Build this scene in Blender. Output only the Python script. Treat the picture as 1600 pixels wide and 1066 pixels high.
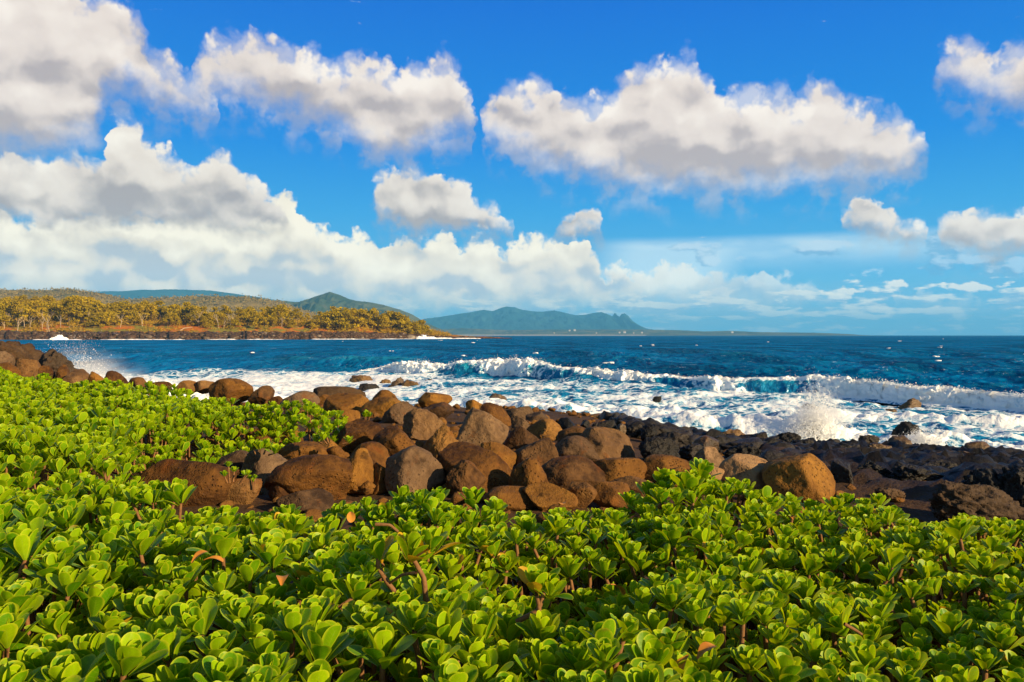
import bpy, math, random
import numpy as np
from mathutils import Vector, Matrix
R = math.radians
scene = bpy.context.scene
for o in list(bpy.data.objects):
    bpy.data.objects.remove(o)
C = scene.collection

# ------------------------------------------------------------------ camera
F = 1244.0                       # focal length in photograph pixels (1600 wide)
HZ = 524.0                       # row of the sea horizon in the photograph
EYE = 3.0                        # eye height above the sea
cam = bpy.data.cameras.new('camera')
cam.sensor_width = 36.0
cam.lens = 36.0 * F / 1600.0
cam.shift_y = (HZ - 533.0) / 1600.0
cam.clip_start = 0.05
cam.clip_end = 120000.0
cam_ob = bpy.data.objects.new('camera', cam)
cam_ob.location = (0, 0, EYE)
cam_ob.rotation_euler = (R(90), 0, 0)
C.objects.link(cam_ob)
scene.camera = cam_ob

# ------------------------------------------------------------------ exposure, engine
vs = scene.view_settings
scene.display_settings.display_device = 'sRGB'
vs.view_transform = 'Standard'
vs.look = 'None'
EXPO = 0.85
vs.exposure = EXPO
vs.gamma = 1.0
vs.use_curve_mapping = False
scene.render.engine = 'CYCLES'
cy = scene.cycles
cy.use_denoising = True
cy.max_bounces = 6
cy.diffuse_bounces = 3
cy.glossy_bounces = 3
cy.transmission_bounces = 4
cy.transparent_max_bounces = 16
cy.volume_bounces = 2
cy.volume_max_steps = 64
cy.sample_clamp_indirect = 6.0
cy.use_adaptive_sampling = True
cy.adaptive_threshold = 0.012

# ------------------------------------------------------------------ sun
HAZE = 7.5e-5                    # density of the air box
SUN_EL, SUN_AZ = R(20), R(125)    # azimuth clockwise from the view direction (+Y)
SUN_DIR = Vector((math.sin(SUN_AZ) * math.cos(SUN_EL), math.cos(SUN_AZ) * math.cos(SUN_EL), math.sin(SUN_EL)))
sun = bpy.data.lights.new('sun', 'SUN')
sun.energy = 5.0
sun.angle = R(0.5)
sun.color = (1.0, 0.75, 0.42)
sun_ob = bpy.data.objects.new('sun', sun)
sun_ob.rotation_euler = SUN_DIR.to_track_quat('Z', 'Y').to_euler()
C.objects.link(sun_ob)

# ------------------------------------------------------------------ node expression helper
class NT:
    def __init__(self, tree):
        self.t = tree
    def node(self, typ, **kw):
        n = self.t.nodes.new(typ)
        for k, v in kw.items():
            setattr(n, k, v)
        return n
    def put(self, sock, v):
        if isinstance(v, E):
            self.t.links.new(v.s, sock)
        elif hasattr(v, 'is_output'):
            self.t.links.new(v, sock)
        else:
            if hasattr(sock.default_value, '__len__'):
                if isinstance(v, (int, float)):
                    v = (v,) * len(sock.default_value)
                elif len(v) == 3 and len(sock.default_value) == 4:
                    v = (*v, 1)
            sock.default_value = v
    def m(self, op, a, b=None, c=None):
        n = self.node('ShaderNodeMath', operation=op)
        for i, v in enumerate((a, b, c)):
            if v is not None:
                self.put(n.inputs[i], v)
        return E(self, n.outputs[0])
    def sstep(self, x, lo, hi):
        n = self.node('ShaderNodeMapRange', interpolation_type='SMOOTHSTEP')
        self.put(n.inputs['Value'], x); self.put(n.inputs['From Min'], lo); self.put(n.inputs['From Max'], hi)
        return E(self, n.outputs[0])
    def lin(self, x, lo, hi, a=0.0, b=1.0):
        n = self.node('ShaderNodeMapRange')
        self.put(n.inputs['Value'], x); self.put(n.inputs['From Min'], lo); self.put(n.inputs['From Max'], hi)
        self.put(n.inputs['To Min'], a); self.put(n.inputs['To Max'], b)
        return E(self, n.outputs[0])
    def xyz(self, x, y, z=0.0):
        n = self.node('ShaderNodeCombineXYZ')
        for i, v in enumerate((x, y, z)):
            self.put(n.inputs[i], v)
        return E(self, n.outputs[0])
    def sep(self, v):
        n = self.node('ShaderNodeSeparateXYZ')
        self.put(n.inputs[0], v)
        return [E(self, o) for o in n.outputs]
    def noise(self, vec, scale, detail=4.0, rough=0.5, dist=0.0, dim='3D', lac=2.0, out=0):
        n = self.node('ShaderNodeTexNoise', noise_dimensions=dim)
        self.put(n.inputs['Vector'], vec); self.put(n.inputs['Scale'], scale); self.put(n.inputs['Detail'], detail)
        self.put(n.inputs['Roughness'], rough); self.put(n.inputs['Distortion'], dist); self.put(n.inputs['Lacunarity'], lac)
        return E(self, n.outputs[out])
    def voro(self, vec, scale, feature='F1', dim='3D', smooth=None, detail=0.0, rnd=1.0, out='Distance'):
        n = self.node('ShaderNodeTexVoronoi', feature=feature, voronoi_dimensions=dim)
        self.put(n.inputs['Vector'], vec); self.put(n.inputs['Scale'], scale)
        if 'Detail' in n.inputs: self.put(n.inputs['Detail'], detail)
        if smooth is not None: self.put(n.inputs['Smoothness'], smooth)
        self.put(n.inputs['Randomness'], rnd)
        return E(self, n.outputs[out])
    def mix(self, f, a, b):
        n = self.node('ShaderNodeMix', data_type='RGBA')
        self.put(n.inputs[0], f); self.put(n.inputs[6], a); self.put(n.inputs[7], b)
        return E(self, n.outputs[2])
    def vmath(self, op, a, b=None):
        n = self.node('ShaderNodeVectorMath', operation=op)
        self.put(n.inputs[0], a)
        if b is not None:
            if op == 'SCALE': self.put(n.inputs['Scale'], b)
            else: self.put(n.inputs[1], b)
        return E(self, n.outputs[0])
    def curve(self, x, pts):
        n = self.node('ShaderNodeFloatCurve')
        cv = n.mapping.curves[0]
        n.mapping.use_clip = True
        p = cv.points
        p[0].location = pts[0]; p[1].location = pts[-1]
        for q in pts[1:-1]:
            p.new(*q)
        for q in p: q.handle_type = 'VECTOR'
        n.mapping.update()
        self.put(n.inputs['Value'], x)
        return E(self, n.outputs[0])
    def attr(self, name, out='Fac'):
        n = self.node('ShaderNodeAttribute', attribute_name=name)
        return E(self, n.outputs[out])
    def bump(self, h, strength=0.5, dist=0.1, normal=None):
        n = self.node('ShaderNodeBump')
        self.put(n.inputs['Height'], h); self.put(n.inputs['Strength'], strength); self.put(n.inputs['Distance'], dist)
        if normal is not None: self.put(n.inputs['Normal'], normal)
        return E(self, n.outputs[0])

class E:
    def __init__(self, nt, s):
        self.nt, self.s = nt, s
    def __add__(self, o): return self.nt.m('ADD', self, o)
    __radd__ = __add__
    def __sub__(self, o): return self.nt.m('SUBTRACT', self, o)
    def __rsub__(self, o): return self.nt.m('SUBTRACT', o, self)
    def __mul__(self, o): return self.nt.m('MULTIPLY', self, o)
    __rmul__ = __mul__
    def __truediv__(self, o): return self.nt.m('DIVIDE', self, o)
    def max(self, o): return self.nt.m('MAXIMUM', self, o)
    def min(self, o): return self.nt.m('MINIMUM', self, o)
    def clamp(self): return self.nt.m('MINIMUM', self.nt.m('MAXIMUM', self, 0.0), 1.0)
    def pow(self, o): return self.nt.m('POWER', self, o)

# ------------------------------------------------------------------ world: Nishita sky and clouds
world = bpy.data.worlds.new('World')
scene.world = world
world.use_nodes = True
wt = world.node_tree
wt.nodes.clear()
w = NT(wt)
SKY = 0.1
sky = w.node('ShaderNodeTexSky', sky_type='NISHITA', sun_disc=False, sun_elevation=SUN_EL, sun_rotation=SUN_AZ,
             altitude=0.0, air_density=1.0, dust_density=0.3, ozone_density=2.5)
tc = w.node('ShaderNodeTexCoord')
dx, dy, dz = w.sep(tc.outputs['Generated'])
az = w.m('ARCTAN2', dx, dy) * 57.29578                 # degrees, 0 = +Y, + to the right
el = w.m('ARCSINE', dz) * 57.29578
AZR, ELR = 44.0, 44.0

def ang(px, py):
    a = math.atan((px - 800) / F)
    return math.degrees(a), math.degrees(math.atan((HZ - py) * math.cos(a) / F))

def smp(seed, sx=1.0, sy=1.0):                         # a noise plane in degrees, one per layer
    return w.xyz(az * sx + seed * 37.3, el * sy + seed * 11.7, 0.0)

def cloud(pieces, seed, warp=0.45, st=0.35, sb=1.3, rough_top=0.55, bill=1.2):
    """pieces: lists of (px, top row, base row); returns mask, depth under the top, height fraction, billow, fine noise, plane"""
    tp, bp = [], []
    last = None
    for pc in pieces:
        q = [(*ang(x, t), ang(x, b)[1]) for x, t, b in pc]
        mid0 = (q[0][1] + q[0][2]) / 2; mid1 = (q[-1][1] + q[-1][2]) / 2
        q = [(q[0][0] - 0.35, mid0 - 1.5, mid0 + 1.5)] + q + [(q[-1][0] + 0.35, mid1 - 1.5, mid1 + 1.5)]
        for a, t, b in q:
            if last is not None and a <= last + 0.02: a = last + 0.03
            last = a
            X = (a + AZR) / (2 * AZR)
            if 0 < X < 1:
                tp.append((X, (t + 4) / ELR)); bp.append((X, (b + 4) / ELR))
    tp = [(0, tp[0][1])] + tp + [(1, tp[-1][1])]
    bp = [(0, bp[0][1])] + bp + [(1, bp[-1][1])]
    P = smp(seed)
    wx, wy, wz = w.sep(w.noise(P, 0.55, 3.0, 0.55, dim='2D', out=1))
    a2 = az + (wx - 0.5) * (4.2 * warp)
    e2 = el + (wy - 0.5) * (3.4 * warp)
    X = (a2 + AZR) * (1 / (2 * AZR))
    top = w.curve(X, tp) * ELR - 4.0
    base = w.curve(X, bp) * ELR - 4.0
    Pw = w.xyz(a2 + seed * 37.3, e2 + seed * 11.7, 0.0)
    puff = 0.5 - w.voro(Pw, 0.62, 'F1', detail=2.0, dim='2D')             # convex billows
    fine = w.noise(P, 1.5, 6.0, 0.62, dim='2D') - 0.5
    a = top - e2 + puff * bill * 0.75 + fine * rough_top * 1.6
    b = e2 - base + fine * 0.9 + (wz - 0.5) * 2.0
    stv = w.lin(wz, 0.35, 0.68, st * 0.5, st * 2.4)
    m = w.sstep(a, -0.1, stv) * w.sstep(b, -0.5, sb)
    veil = w.sstep(a, -0.25, 1.1) * w.sstep(b, -1.9, 1.6) * w.sstep(wz, 0.40, 0.62) * 0.55          # torn thin vapour round the body
    m = m.max(veil)
    thick = (top - base).max(0.6)
    h = ((e2 - base) / thick).clamp()
    return m, a, h, puff, fine, Pw
K = 1.0 / (SKY * 2 ** EXPO)
def lin1(v): return ((v / 255 + .055) / 1.055) ** 2.4
def col(r, g, b): return tuple(lin1(v) * K for v in (r, g, b))

# clear sky: the Nishita sky seen through a polariser, deep blue above and paler towards the horizon
rampn = w.node('ShaderNodeValToRGB')
cr = rampn.color_ramp
stops = [(0.0, (118, 178, 206)), (0.04, (84, 162, 202)), (0.095, (46, 152, 216)), (0.145, (8, 132, 219)), (0.25, (4, 108, 212)), (0.5, (8, 92, 190)), (1.0, (6, 66, 150))]
cr.elements[0].position = 0.0; cr.elements[1].position = 1.0
for s in stops[1:-1]: cr.elements.new(s[0])
for e_, s in zip(cr.elements, stops): e_.color = (*[lin1(v) for v in s[1]], 1)
w.put(rampn.inputs[0], el / 90.0)
ramp = w.vmath('SCALE', E(w, rampn.outputs[0]), K)
skyc = w.mix(0.985, E(w, sky.outputs[0]), ramp)

def shade(m, a, h, puff, fine, Pw, white, mid, dark, rim=0.7, relief_k=1.5, bias=0.10):
    Ps = w.vmath('MULTIPLY', Pw, (0.75, 1.15, 1.0))
    n0 = w.noise(Ps, 0.27, 2.0, 0.45, dim='2D')
    n1 = w.noise(w.vmath('ADD', Ps, (0.5, 0.95, 0.0)), 0.27, 2.0, 0.45, dim='2D')
    t = h * 0.8 + (n0 - n1) * relief_k + (n0 - 0.5) * 0.5 + puff * 0.14 + fine * 0.12 + bias
    t = t.max(w.sstep(a, 0.9, 0.05) * w.sstep(h, 0.35, 0.8) * rim)
    c = w.mix(w.sstep(t, -0.05, 0.5), dark, mid)
    return w.mix(w.sstep(t, 0.38, 1.0), c, white)

acc = skyc
# far veil of high cloud on the right
P = smp(91, 0.25, 1.0)
vn = w.noise(P, 0.7, 5.0, 0.55, dim='2D')
X = (az + AZR) * (1 / (2 * AZR))
def px2x(px): return (ang(px, HZ)[0] + AZR) / (2 * AZR)
vt = w.sstep(el, 7.05, 6.2) * w.sstep(el, 4.0, 6.4) * w.sstep(X, px2x(900), px2x(1010)) * w.lin(vn, 0.25, 0.6, 0.45, 1.0)
wedge = w.sstep(az - el * 1.1, 12.5, 8.0) * w.sstep(el, 6.9, 5.8) * w.sstep(el, 1.0, 3.5) * w.sstep(X, px2x(900), px2x(1000))
acc = w.mix((vt.max(wedge * 0.9) * 0.75).clamp(), acc, col(205, 226, 232))
# a haze of low far cloud over the whole horizon, bluish grey
hn = w.noise(smp(12, 0.35, 1.3), 0.9, 6.0, 0.55, dim='2D')
low = w.sstep(el, 5.2, 0.6) * w.lin(hn, 0.34, 0.58) * w.sstep(az, 34.0, 4.0).max(0.25)
acc = w.mix((low * 0.85).clamp(), acc, col(168, 184, 194))

# small scattered puffs low on the right and in the middle
for (sd, sc, thr, e0, e1, wh, dk, amt) in ((31, 0.62, 0.555, 0.7, 4.6, (238, 232, 216), (140, 172, 196), .9),
                                       (57, 0.42, 0.575, 2.6, 7.6, (196, 212, 222), (96, 150, 190), .55)):
    P = smp(sd, 0.62, 1.25)
    n0 = w.noise(P, sc, 6.0, 0.55, dim='2D')
    n1 = w.noise(w.vmath('ADD', P, (0.3, 0.75, 0)), sc, 6.0, 0.55, dim='2D')
    band = w.sstep(el, e0, e0 + 1.2) * w.sstep(el, e1, e1 - 1.6) * w.sstep(az, 2.0, 9.0)
    mk = w.sstep(n0 - (1.0 - band) * 0.25, thr - 0.03, thr + 0.05)
    cc = w.mix(w.sstep(n0 - n1, -0.06, 0.10), col(*dk), col(*wh))
    acc = w.mix(mk * amt, acc, cc)

P = smp(77, 0.42, 1.7)
n0 = w.noise(P, 0.75, 6.0, 0.58, dim='2D')
n1 = w.noise(w.vmath('ADD', P, (0.2, 0.6, 0)), 0.75, 6.0, 0.58, dim='2D')
band = w.sstep(el, -0.4, 0.5) * w.sstep(el, 4.6, 2.2) * w.sstep(az, -16.0, -4.0)
mk = w.sstep(n0 - (1.0 - band) * 0.3, 0.43, 0.58)
acc = w.mix(mk * 0.85, acc, w.mix(w.sstep(n0 - n1, -0.07, 0.12), col(146, 176, 200), col(248, 240, 218)))

# layer C: the long low bank, layer B: middle cumulus, layer A: the high near clouds
bankC = [[(-160, 300, 520), (0, 328, 500), (100, 330, 498), (400, 312, 498), (440, 293, 498), (456, 298, 498), (472, 328, 498), (492, 343, 498), (512, 348, 498),
          (530, 366, 498), (556, 350, 498), (572, 362, 498), (592, 378, 498), (622, 366, 498), (662, 372, 498), (684, 360, 498), (702, 358, 498),
          (722, 384, 498), (742, 354, 498), (762, 358, 498), (776, 382, 498), (802, 378, 498), (832, 360, 498), (862, 366, 495), (892, 362, 494),
          (912, 372, 492), (932, 392, 490), (952, 420, 492), (972, 404, 492), (1002, 416, 492), (1042, 406, 492), (1080, 402, 492), (1110, 420, 492), (1150, 424, 492),
          (1200, 418, 492), (1230, 424, 492), (1262, 440, 492), (1300, 455, 492), (1340, 470, 494)], [(1400, 460, 490), (1450, 448, 490), (1500, 456, 490), (1540, 460, 492), (1600, 464, 492), (1700, 455, 492)]]
res = cloud(bankC, 7, warp=0.35, st=0.4, sb=2.4, rough_top=0.75, bill=1.3)
cC = shade(*res[:6], white=col(255, 243, 218), mid=col(232, 219, 198), dark=col(180, 184, 188), rim=0.95, relief_k=2.3, bias=0.10)
cC = w.mix(w.sstep(az, 2.0, 18.0) * 0.35, cC, col(160, 190, 210))
acc = w.mix(res[0] * w.lin(az, 6.0, 22.0, 1.0, 0.62), acc, cC)

B = [[(-160, 220, 345), (0, 236, 352), (60, 240, 352), (130, 240, 353), (163, 236, 354), (169, 192, 354), (186, 170, 354), (206, 168, 354), (222, 188, 354), (231, 210, 355),
      (262, 226, 356), (290, 250, 356), (310, 244, 357), (340, 230, 358), (362, 236, 358), (382, 260, 358), (412, 284, 357), (440, 310, 356), (452, 332, 350)],
     [(578, 290, 318), (592, 260, 340), (612, 249, 352), (642, 254, 358), (672, 270, 360), (702, 262, 360), (728, 280, 358), (740, 304, 356), (770, 312, 358), (800, 340, 362)],
     [(866, 345, 358), (882, 324, 364), (906, 316, 366), (928, 318, 366), (946, 346, 362)],
     [(1316, 328, 350), (1338, 300, 356), (1362, 297, 362), (1388, 318, 368), (1420, 338, 374), (1448, 352, 378)],
     [(1464, 348, 374), (1486, 326, 384), (1520, 314, 392), (1556, 316, 398), (1584, 326, 396), (1620, 318, 394), (1700, 330, 390)]]
B = [[(x, t, b + 6) for x, t, b in q] for q in B]
res = cloud(B, 23, warp=0.32, st=0.55, sb=1.2, rough_top=0.40, bill=1.2)
cB = shade(*res[:6], white=col(253, 244, 229), mid=col(230, 217, 203), dark=col(170, 160, 158), bias=-0.08, relief_k=1.2)
acc = w.mix(res[0], acc, cB)

A = [[(-160, -90, 232), (0, -70, 236), (60, -60, 238), (120, -40, 226), (146, -30, 200), (168, -30, 150), (200, -10, 136), (216, 4, 148), (232, 48, 152), (248, 70, 156), (266, 68, 160),
      (286, 98, 168), (304, 74, 172), (318, 52, 168), (334, 38, 150), (370, 42, 150), (402, 34, 160), (430, 44, 170), (452, 60, 178), (476, 62, 184),
      (492, 72, 190), (530, 86, 202), (560, 72, 222), (600, 86, 242), (634, 94, 250), (652, 92, 236), (672, 76, 224), (692, 72, 216), (710, 86, 208), (722, 104, 202), (740, 130, 205),
      (756, 148, 208), (772, 134, 218), (800, 117, 234), (850, 111, 255), (880, 124, 264), (920, 140, 272), (958, 132, 280), (986, 94, 284), (1020, 80, 288), (1040, 84, 290), (1062, 68, 292),
      (1088, 74, 293), (1104, 108, 293), (1122, 140, 293), (1142, 130, 292), (1162, 127, 290), (1200, 120, 290), (1258, 134, 287), (1276, 108, 285), (1298, 122, 284), (1322, 146, 282),
      (1362, 150, 278), (1402, 162, 272), (1430, 190, 258), (1446, 214, 236)],
     [(1462, 84, 112), (1482, 56, 132), (1514, 40, 142), (1532, 60, 150), (1560, 76, 158), (1582, 60, 164), (1602, 54, 170), (1700, 40, 180)]]
# cut the near clouds apart: they lie at different distances, so they may overlap
first = [q for q in A[0] if q[0] <= 300]; second = [q for q in A[0] if 300 < q[0] <= 742]; third = [q for q in A[0] if q[0] > 742]
first += [(320, 128, 172), (342, 158, 178)]
second = [(296, 92, 118), (304, 74, 128)] + second[1:]
WA, MA, DA = col(252, 241, 229), col(231, 217, 207), col(182, 171, 171)
for pcs, sd, off in (([second, A[1]], 63, 16), ([first, third], 41, 20)):
    res = cloud([[(x, t, b + off) for x, t, b in q] for q in pcs], sd, warp=0.30, st=1.1, sb=2.6, rough_top=0.36, bill=1.3)
    acc = w.mix(res[0], acc, shade(*res[:6], white=WA, mid=MA, dark=DA, bias=0.02, relief_k=1.5))

# the clouds cover the part of the sky over the bay; elsewhere the sky is clear
# seen through the low air, which dims it: as bright above that air as it has to be
gain = w.m('EXPONENT', w.m('DIVIDE', HAZE * 380.0, w.m('MAXIMUM', w.m('SINE', el * (math.pi / 180)), 0.07)))
acc = w.vmath('SCALE', acc, gain)
def background(c):
    n = w.node('ShaderNodeBackground'); w.put(n.inputs[0], c); n.inputs[1].default_value = SKY
    return n.outputs[0]
# overhead and behind the eye, outside that part, the plain Nishita sky with its glow towards the sun
far = w.sstep(el, 30.0, 55.0).max(w.sstep(w.m('ABSOLUTE', az), 44.0, 75.0))
skyc = w.mix(far, skyc, w.vmath('SCALE', E(w, sky.outputs[0]), 0.62))
inside = w.m('LESS_THAN', w.m('ABSOLUTE', az), 43.5) * w.m('LESS_THAN', el, 36.0) * w.m('GREATER_THAN', el, -0.3)
mixs = w.node('ShaderNodeMixShader')
w.put(mixs.inputs[0], inside)
wt.links.new(background(skyc), mixs.inputs[1]); wt.links.new(background(acc), mixs.inputs[2])
out = w.node('ShaderNodeOutputWorld'); wt.links.new(mixs.outputs[0], out.inputs[0])
# ------------------------------------------------------------------ numpy noise and mesh helpers
rng = np.random.default_rng(11)
_perm = np.random.default_rng(5).permutation(256)
_perm = np.concatenate([_perm, _perm, _perm]).astype(np.int32)
_grad = np.random.default_rng(6).normal(size=(256, 3)); _grad /= np.linalg.norm(_grad, axis=1)[:, None]

def perlin(p):
    p = np.asarray(p, dtype=np.float64)
    i = np.floor(p).astype(np.int64); f = p - i; i &= 255
    u = f * f * f * (f * (f * 6 - 15) + 10)
    res = 0
    for dx_ in (0, 1):
        wx_ = u[:, 0] if dx_ else 1 - u[:, 0]
        a = _perm[(i[:, 0] + dx_) & 255]
        for dy_ in (0, 1):
            wy_ = u[:, 1] if dy_ else 1 - u[:, 1]
            b = _perm[a + ((i[:, 1] + dy_) & 255)]
            for dz_ in (0, 1):
                wz_ = u[:, 2] if dz_ else 1 - u[:, 2]
                g = _grad[_perm[b + ((i[:, 2] + dz_) & 255)] & 255]
                res = res + wx_ * wy_ * wz_ * (g[:, 0] * (f[:, 0] - dx_) + g[:, 1] * (f[:, 1] - dy_) + g[:, 2] * (f[:, 2] - dz_))
    return res * 1.5

def fbm(p, octaves=4, gain=0.5, lac=2.03, ridged=False, billow=False):
    p = np.asarray(p, dtype=np.float64); s = np.zeros(len(p)); a = 1.0
    for k in range(octaves):
        n = perlin(p + 17.13 * k)
        if ridged: n = 1 - 2 * np.abs(n)
        if billow: n = 2 * np.abs(n) - 0.5
        s += a * n; a *= gain; p = p * lac
    return s

def fbm2(x, y, scale, z=0.0, **kw):
    return fbm(np.stack([np.ravel(x) * scale, np.ravel(y) * scale, np.full(np.size(x), float(z))], 1), **kw).reshape(np.shape(x))

def sm(x, a, b):
    t = np.clip((np.asarray(x, dtype=float) - a) / (b - a), 0, 1)
    return t * t * (3 - 2 * t)

def mesh_np(name, V, Fq, attrs=None, smooth=True, mat=None):
    """V (n,3); Fq (m,3) or (m,4) array, or a list of such arrays"""
    me = bpy.data.meshes.new(name)
    Fl = Fq if isinstance(Fq, list) else [Fq]
    V = np.asarray(V, dtype=np.float32)
    me.vertices.add(len(V)); me.vertices.foreach_set('co', V.ravel())
    loops = np.concatenate([np.asarray(f).ravel() for f in Fl]).astype(np.int32)
    sizes = np.concatenate([np.full(len(f), np.asarray(f).shape[1]) for f in Fl]).astype(np.int32)
    me.loops.add(len(loops)); me.loops.foreach_set('vertex_index', loops)
    me.polygons.add(len(sizes))
    st = np.concatenate([[0], np.cumsum(sizes)[:-1]]).astype(np.int32)
    me.polygons.foreach_set('loop_start', st)
    me.polygons.foreach_set('loop_total', sizes)
    me.polygons.foreach_set('use_smooth', np.full(len(sizes), smooth, dtype=bool))
    for k, a in (attrs or {}).items():
        a = np.asarray(a, dtype=np.float32)
        if a.ndim == 1:
            at_ = me.attributes.new(k, 'FLOAT', 'POINT'); at_.data.foreach_set('value', a)
        else:
            at_ = me.attributes.new(k, 'FLOAT_COLOR', 'POINT')
            if a.shape[1] == 3: a = np.concatenate([a, np.ones((len(a), 1), np.float32)], 1)
            at_.data.foreach_set('color', a.ravel())
    me.update(calc_edges=True)
    if mat: me.materials.append(mat)
    return me

def link(name, me, parent=None, loc=None, rot=None, scale=None):
    o = bpy.data.objects.new(name, me); C.objects.link(o)
    if parent: o.parent = parent
    if loc is not None: o.location = loc
    if rot is not None: o.rotation_euler = rot
    if scale is not None: o.scale = scale
    return o

def tag(o, label=None, cat=None, group=None, kind=None):
    if label: o['label'] = label
    if cat: o['category'] = cat
    if group: o['group'] = group
    if kind: o['kind'] = kind
    return o

def empty(name, loc=(0, 0, 0)):
    o = bpy.data.objects.new(name, None); C.objects.link(o); o.location = loc; o.empty_display_size = 0.2
    return o

def grid_faces(nr, nc, off=0):
    i = np.arange(nr - 1)[:, None] * nc + np.arange(nc - 1)[None, :]
    i = i.ravel() + off
    return np.stack([i, i + 1, i + nc + 1, i + nc], 1)

def joinmeshes(parts):
    """parts: list of (V, F, attr or None) with equal face sizes -> one V, F, attr"""
    Vs, Fs, As, o = [], [], [], 0
    for V, F_, A in parts:
        Vs.append(V); Fs.append(F_ + o); o += len(V)
        if A is not None: As.append(A)
    return np.concatenate(Vs), np.concatenate(Fs), (np.concatenate(As) if As else None)

_ico = {}
def ico(n):
    if n in _ico: return _ico[n]
    if n == 0:
        t = (1 + 5 ** .5) / 2
        V = np.array([(-1, t, 0), (1, t, 0), (-1, -t, 0), (1, -t, 0), (0, -1, t), (0, 1, t), (0, -1, -t), (0, 1, -t), (t, 0, -1), (t, 0, 1), (-t, 0, -1), (-t, 0, 1)], float)
        Fc = np.array([(0, 11, 5), (0, 5, 1), (0, 1, 7), (0, 7, 10), (0, 10, 11), (1, 5, 9), (5, 11, 4), (11, 10, 2), (10, 7, 6), (7, 1, 8), (3, 9, 4), (3, 4, 2), (3, 2, 6), (3, 6, 8), (3, 8, 9), (4, 9, 5), (2, 4, 11), (6, 2, 10), (8, 6, 7), (9, 8, 1)])
    else:
        V0, F0 = ico(n - 1)
        e = np.sort(np.concatenate([F0[:, [0, 1]], F0[:, [1, 2]], F0[:, [2, 0]]]), axis=1)
        u, inv = np.unique(e, axis=0, return_inverse=True); inv = inv.ravel()
        m = V0[u].mean(1); V = np.concatenate([V0, m]); k = len(F0); o = len(V0)
        a, b, c = inv[:k] + o, inv[k:2 * k] + o, inv[2 * k:] + o
        Fc = np.concatenate([np.stack([F0[:, 0], a, c], 1), np.stack([F0[:, 1], b, a], 1), np.stack([F0[:, 2], c, b], 1), np.stack([a, b, c], 1)])
    V = V / np.linalg.norm(V, axis=1)[:, None]
    _ico[n] = (V, Fc); return V, Fc

def tube(pts, rad, sides=6):
    pts = np.asarray(pts, float); n = len(pts); V = []
    for i in range(n):
        d = pts[min(i + 1, n - 1)] - pts[max(i - 1, 0)]; d /= np.linalg.norm(d) + 1e-9
        u = np.cross(d, (0.31, 0.2, 0.93) if abs(d[2]) < .9 else (1, 0, 0)); u /= np.linalg.norm(u); v = np.cross(d, u)
        a = np.arange(sides) * 2 * math.pi / sides
        V.append(pts[i] + rad[i] * (np.cos(a)[:, None] * u + np.sin(a)[:, None] * v))
    V = np.concatenate(V); Fq = []
    for i in range(n - 1):
        for k in range(sides):
            Fq.append((i * sides + k, i * sides + (k + 1) % sides, (i + 1) * sides + (k + 1) % sides, (i + 1) * sides + k))
    return V, np.array(Fq)

def at(px, py, d):
    return np.array([(px - 800) / F * d, d, EYE - (py - HZ) / F * d])

def proj(P):
    P = np.asarray(P)
    return 800 + F * P[..., 0] / P[..., 1], HZ + F * (EYE - P[..., 2]) / P[..., 1]

def material(name):
    m = bpy.data.materials.new(name); m.use_nodes = True
    m.node_tree.nodes.clear()
    nt = NT(m.node_tree)
    o = nt.node('ShaderNodeOutputMaterial')
    return m, nt, o

def principled(nt, o, color, rough=0.7, spec=0.3, normal=None, **kw):
    b = nt.node('ShaderNodeBsdfPrincipled')
    nt.put(b.inputs['Base Color'], color); nt.put(b.inputs['Roughness'], rough); nt.put(b.inputs['Specular IOR Level'], spec)
    if normal is not None: nt.put(b.inputs['Normal'], normal)
    for k, v in kw.items(): nt.put(b.inputs[k.replace('_', ' ')], v)
    if o is not None: nt.t.links.new(b.outputs[0], o.inputs[0])
    return b

def objcoord(nt): return nt.node('ShaderNodeTexCoord').outputs['Object']
def worldpos(nt): return nt.node('ShaderNodeNewGeometry').outputs['Position']

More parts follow.
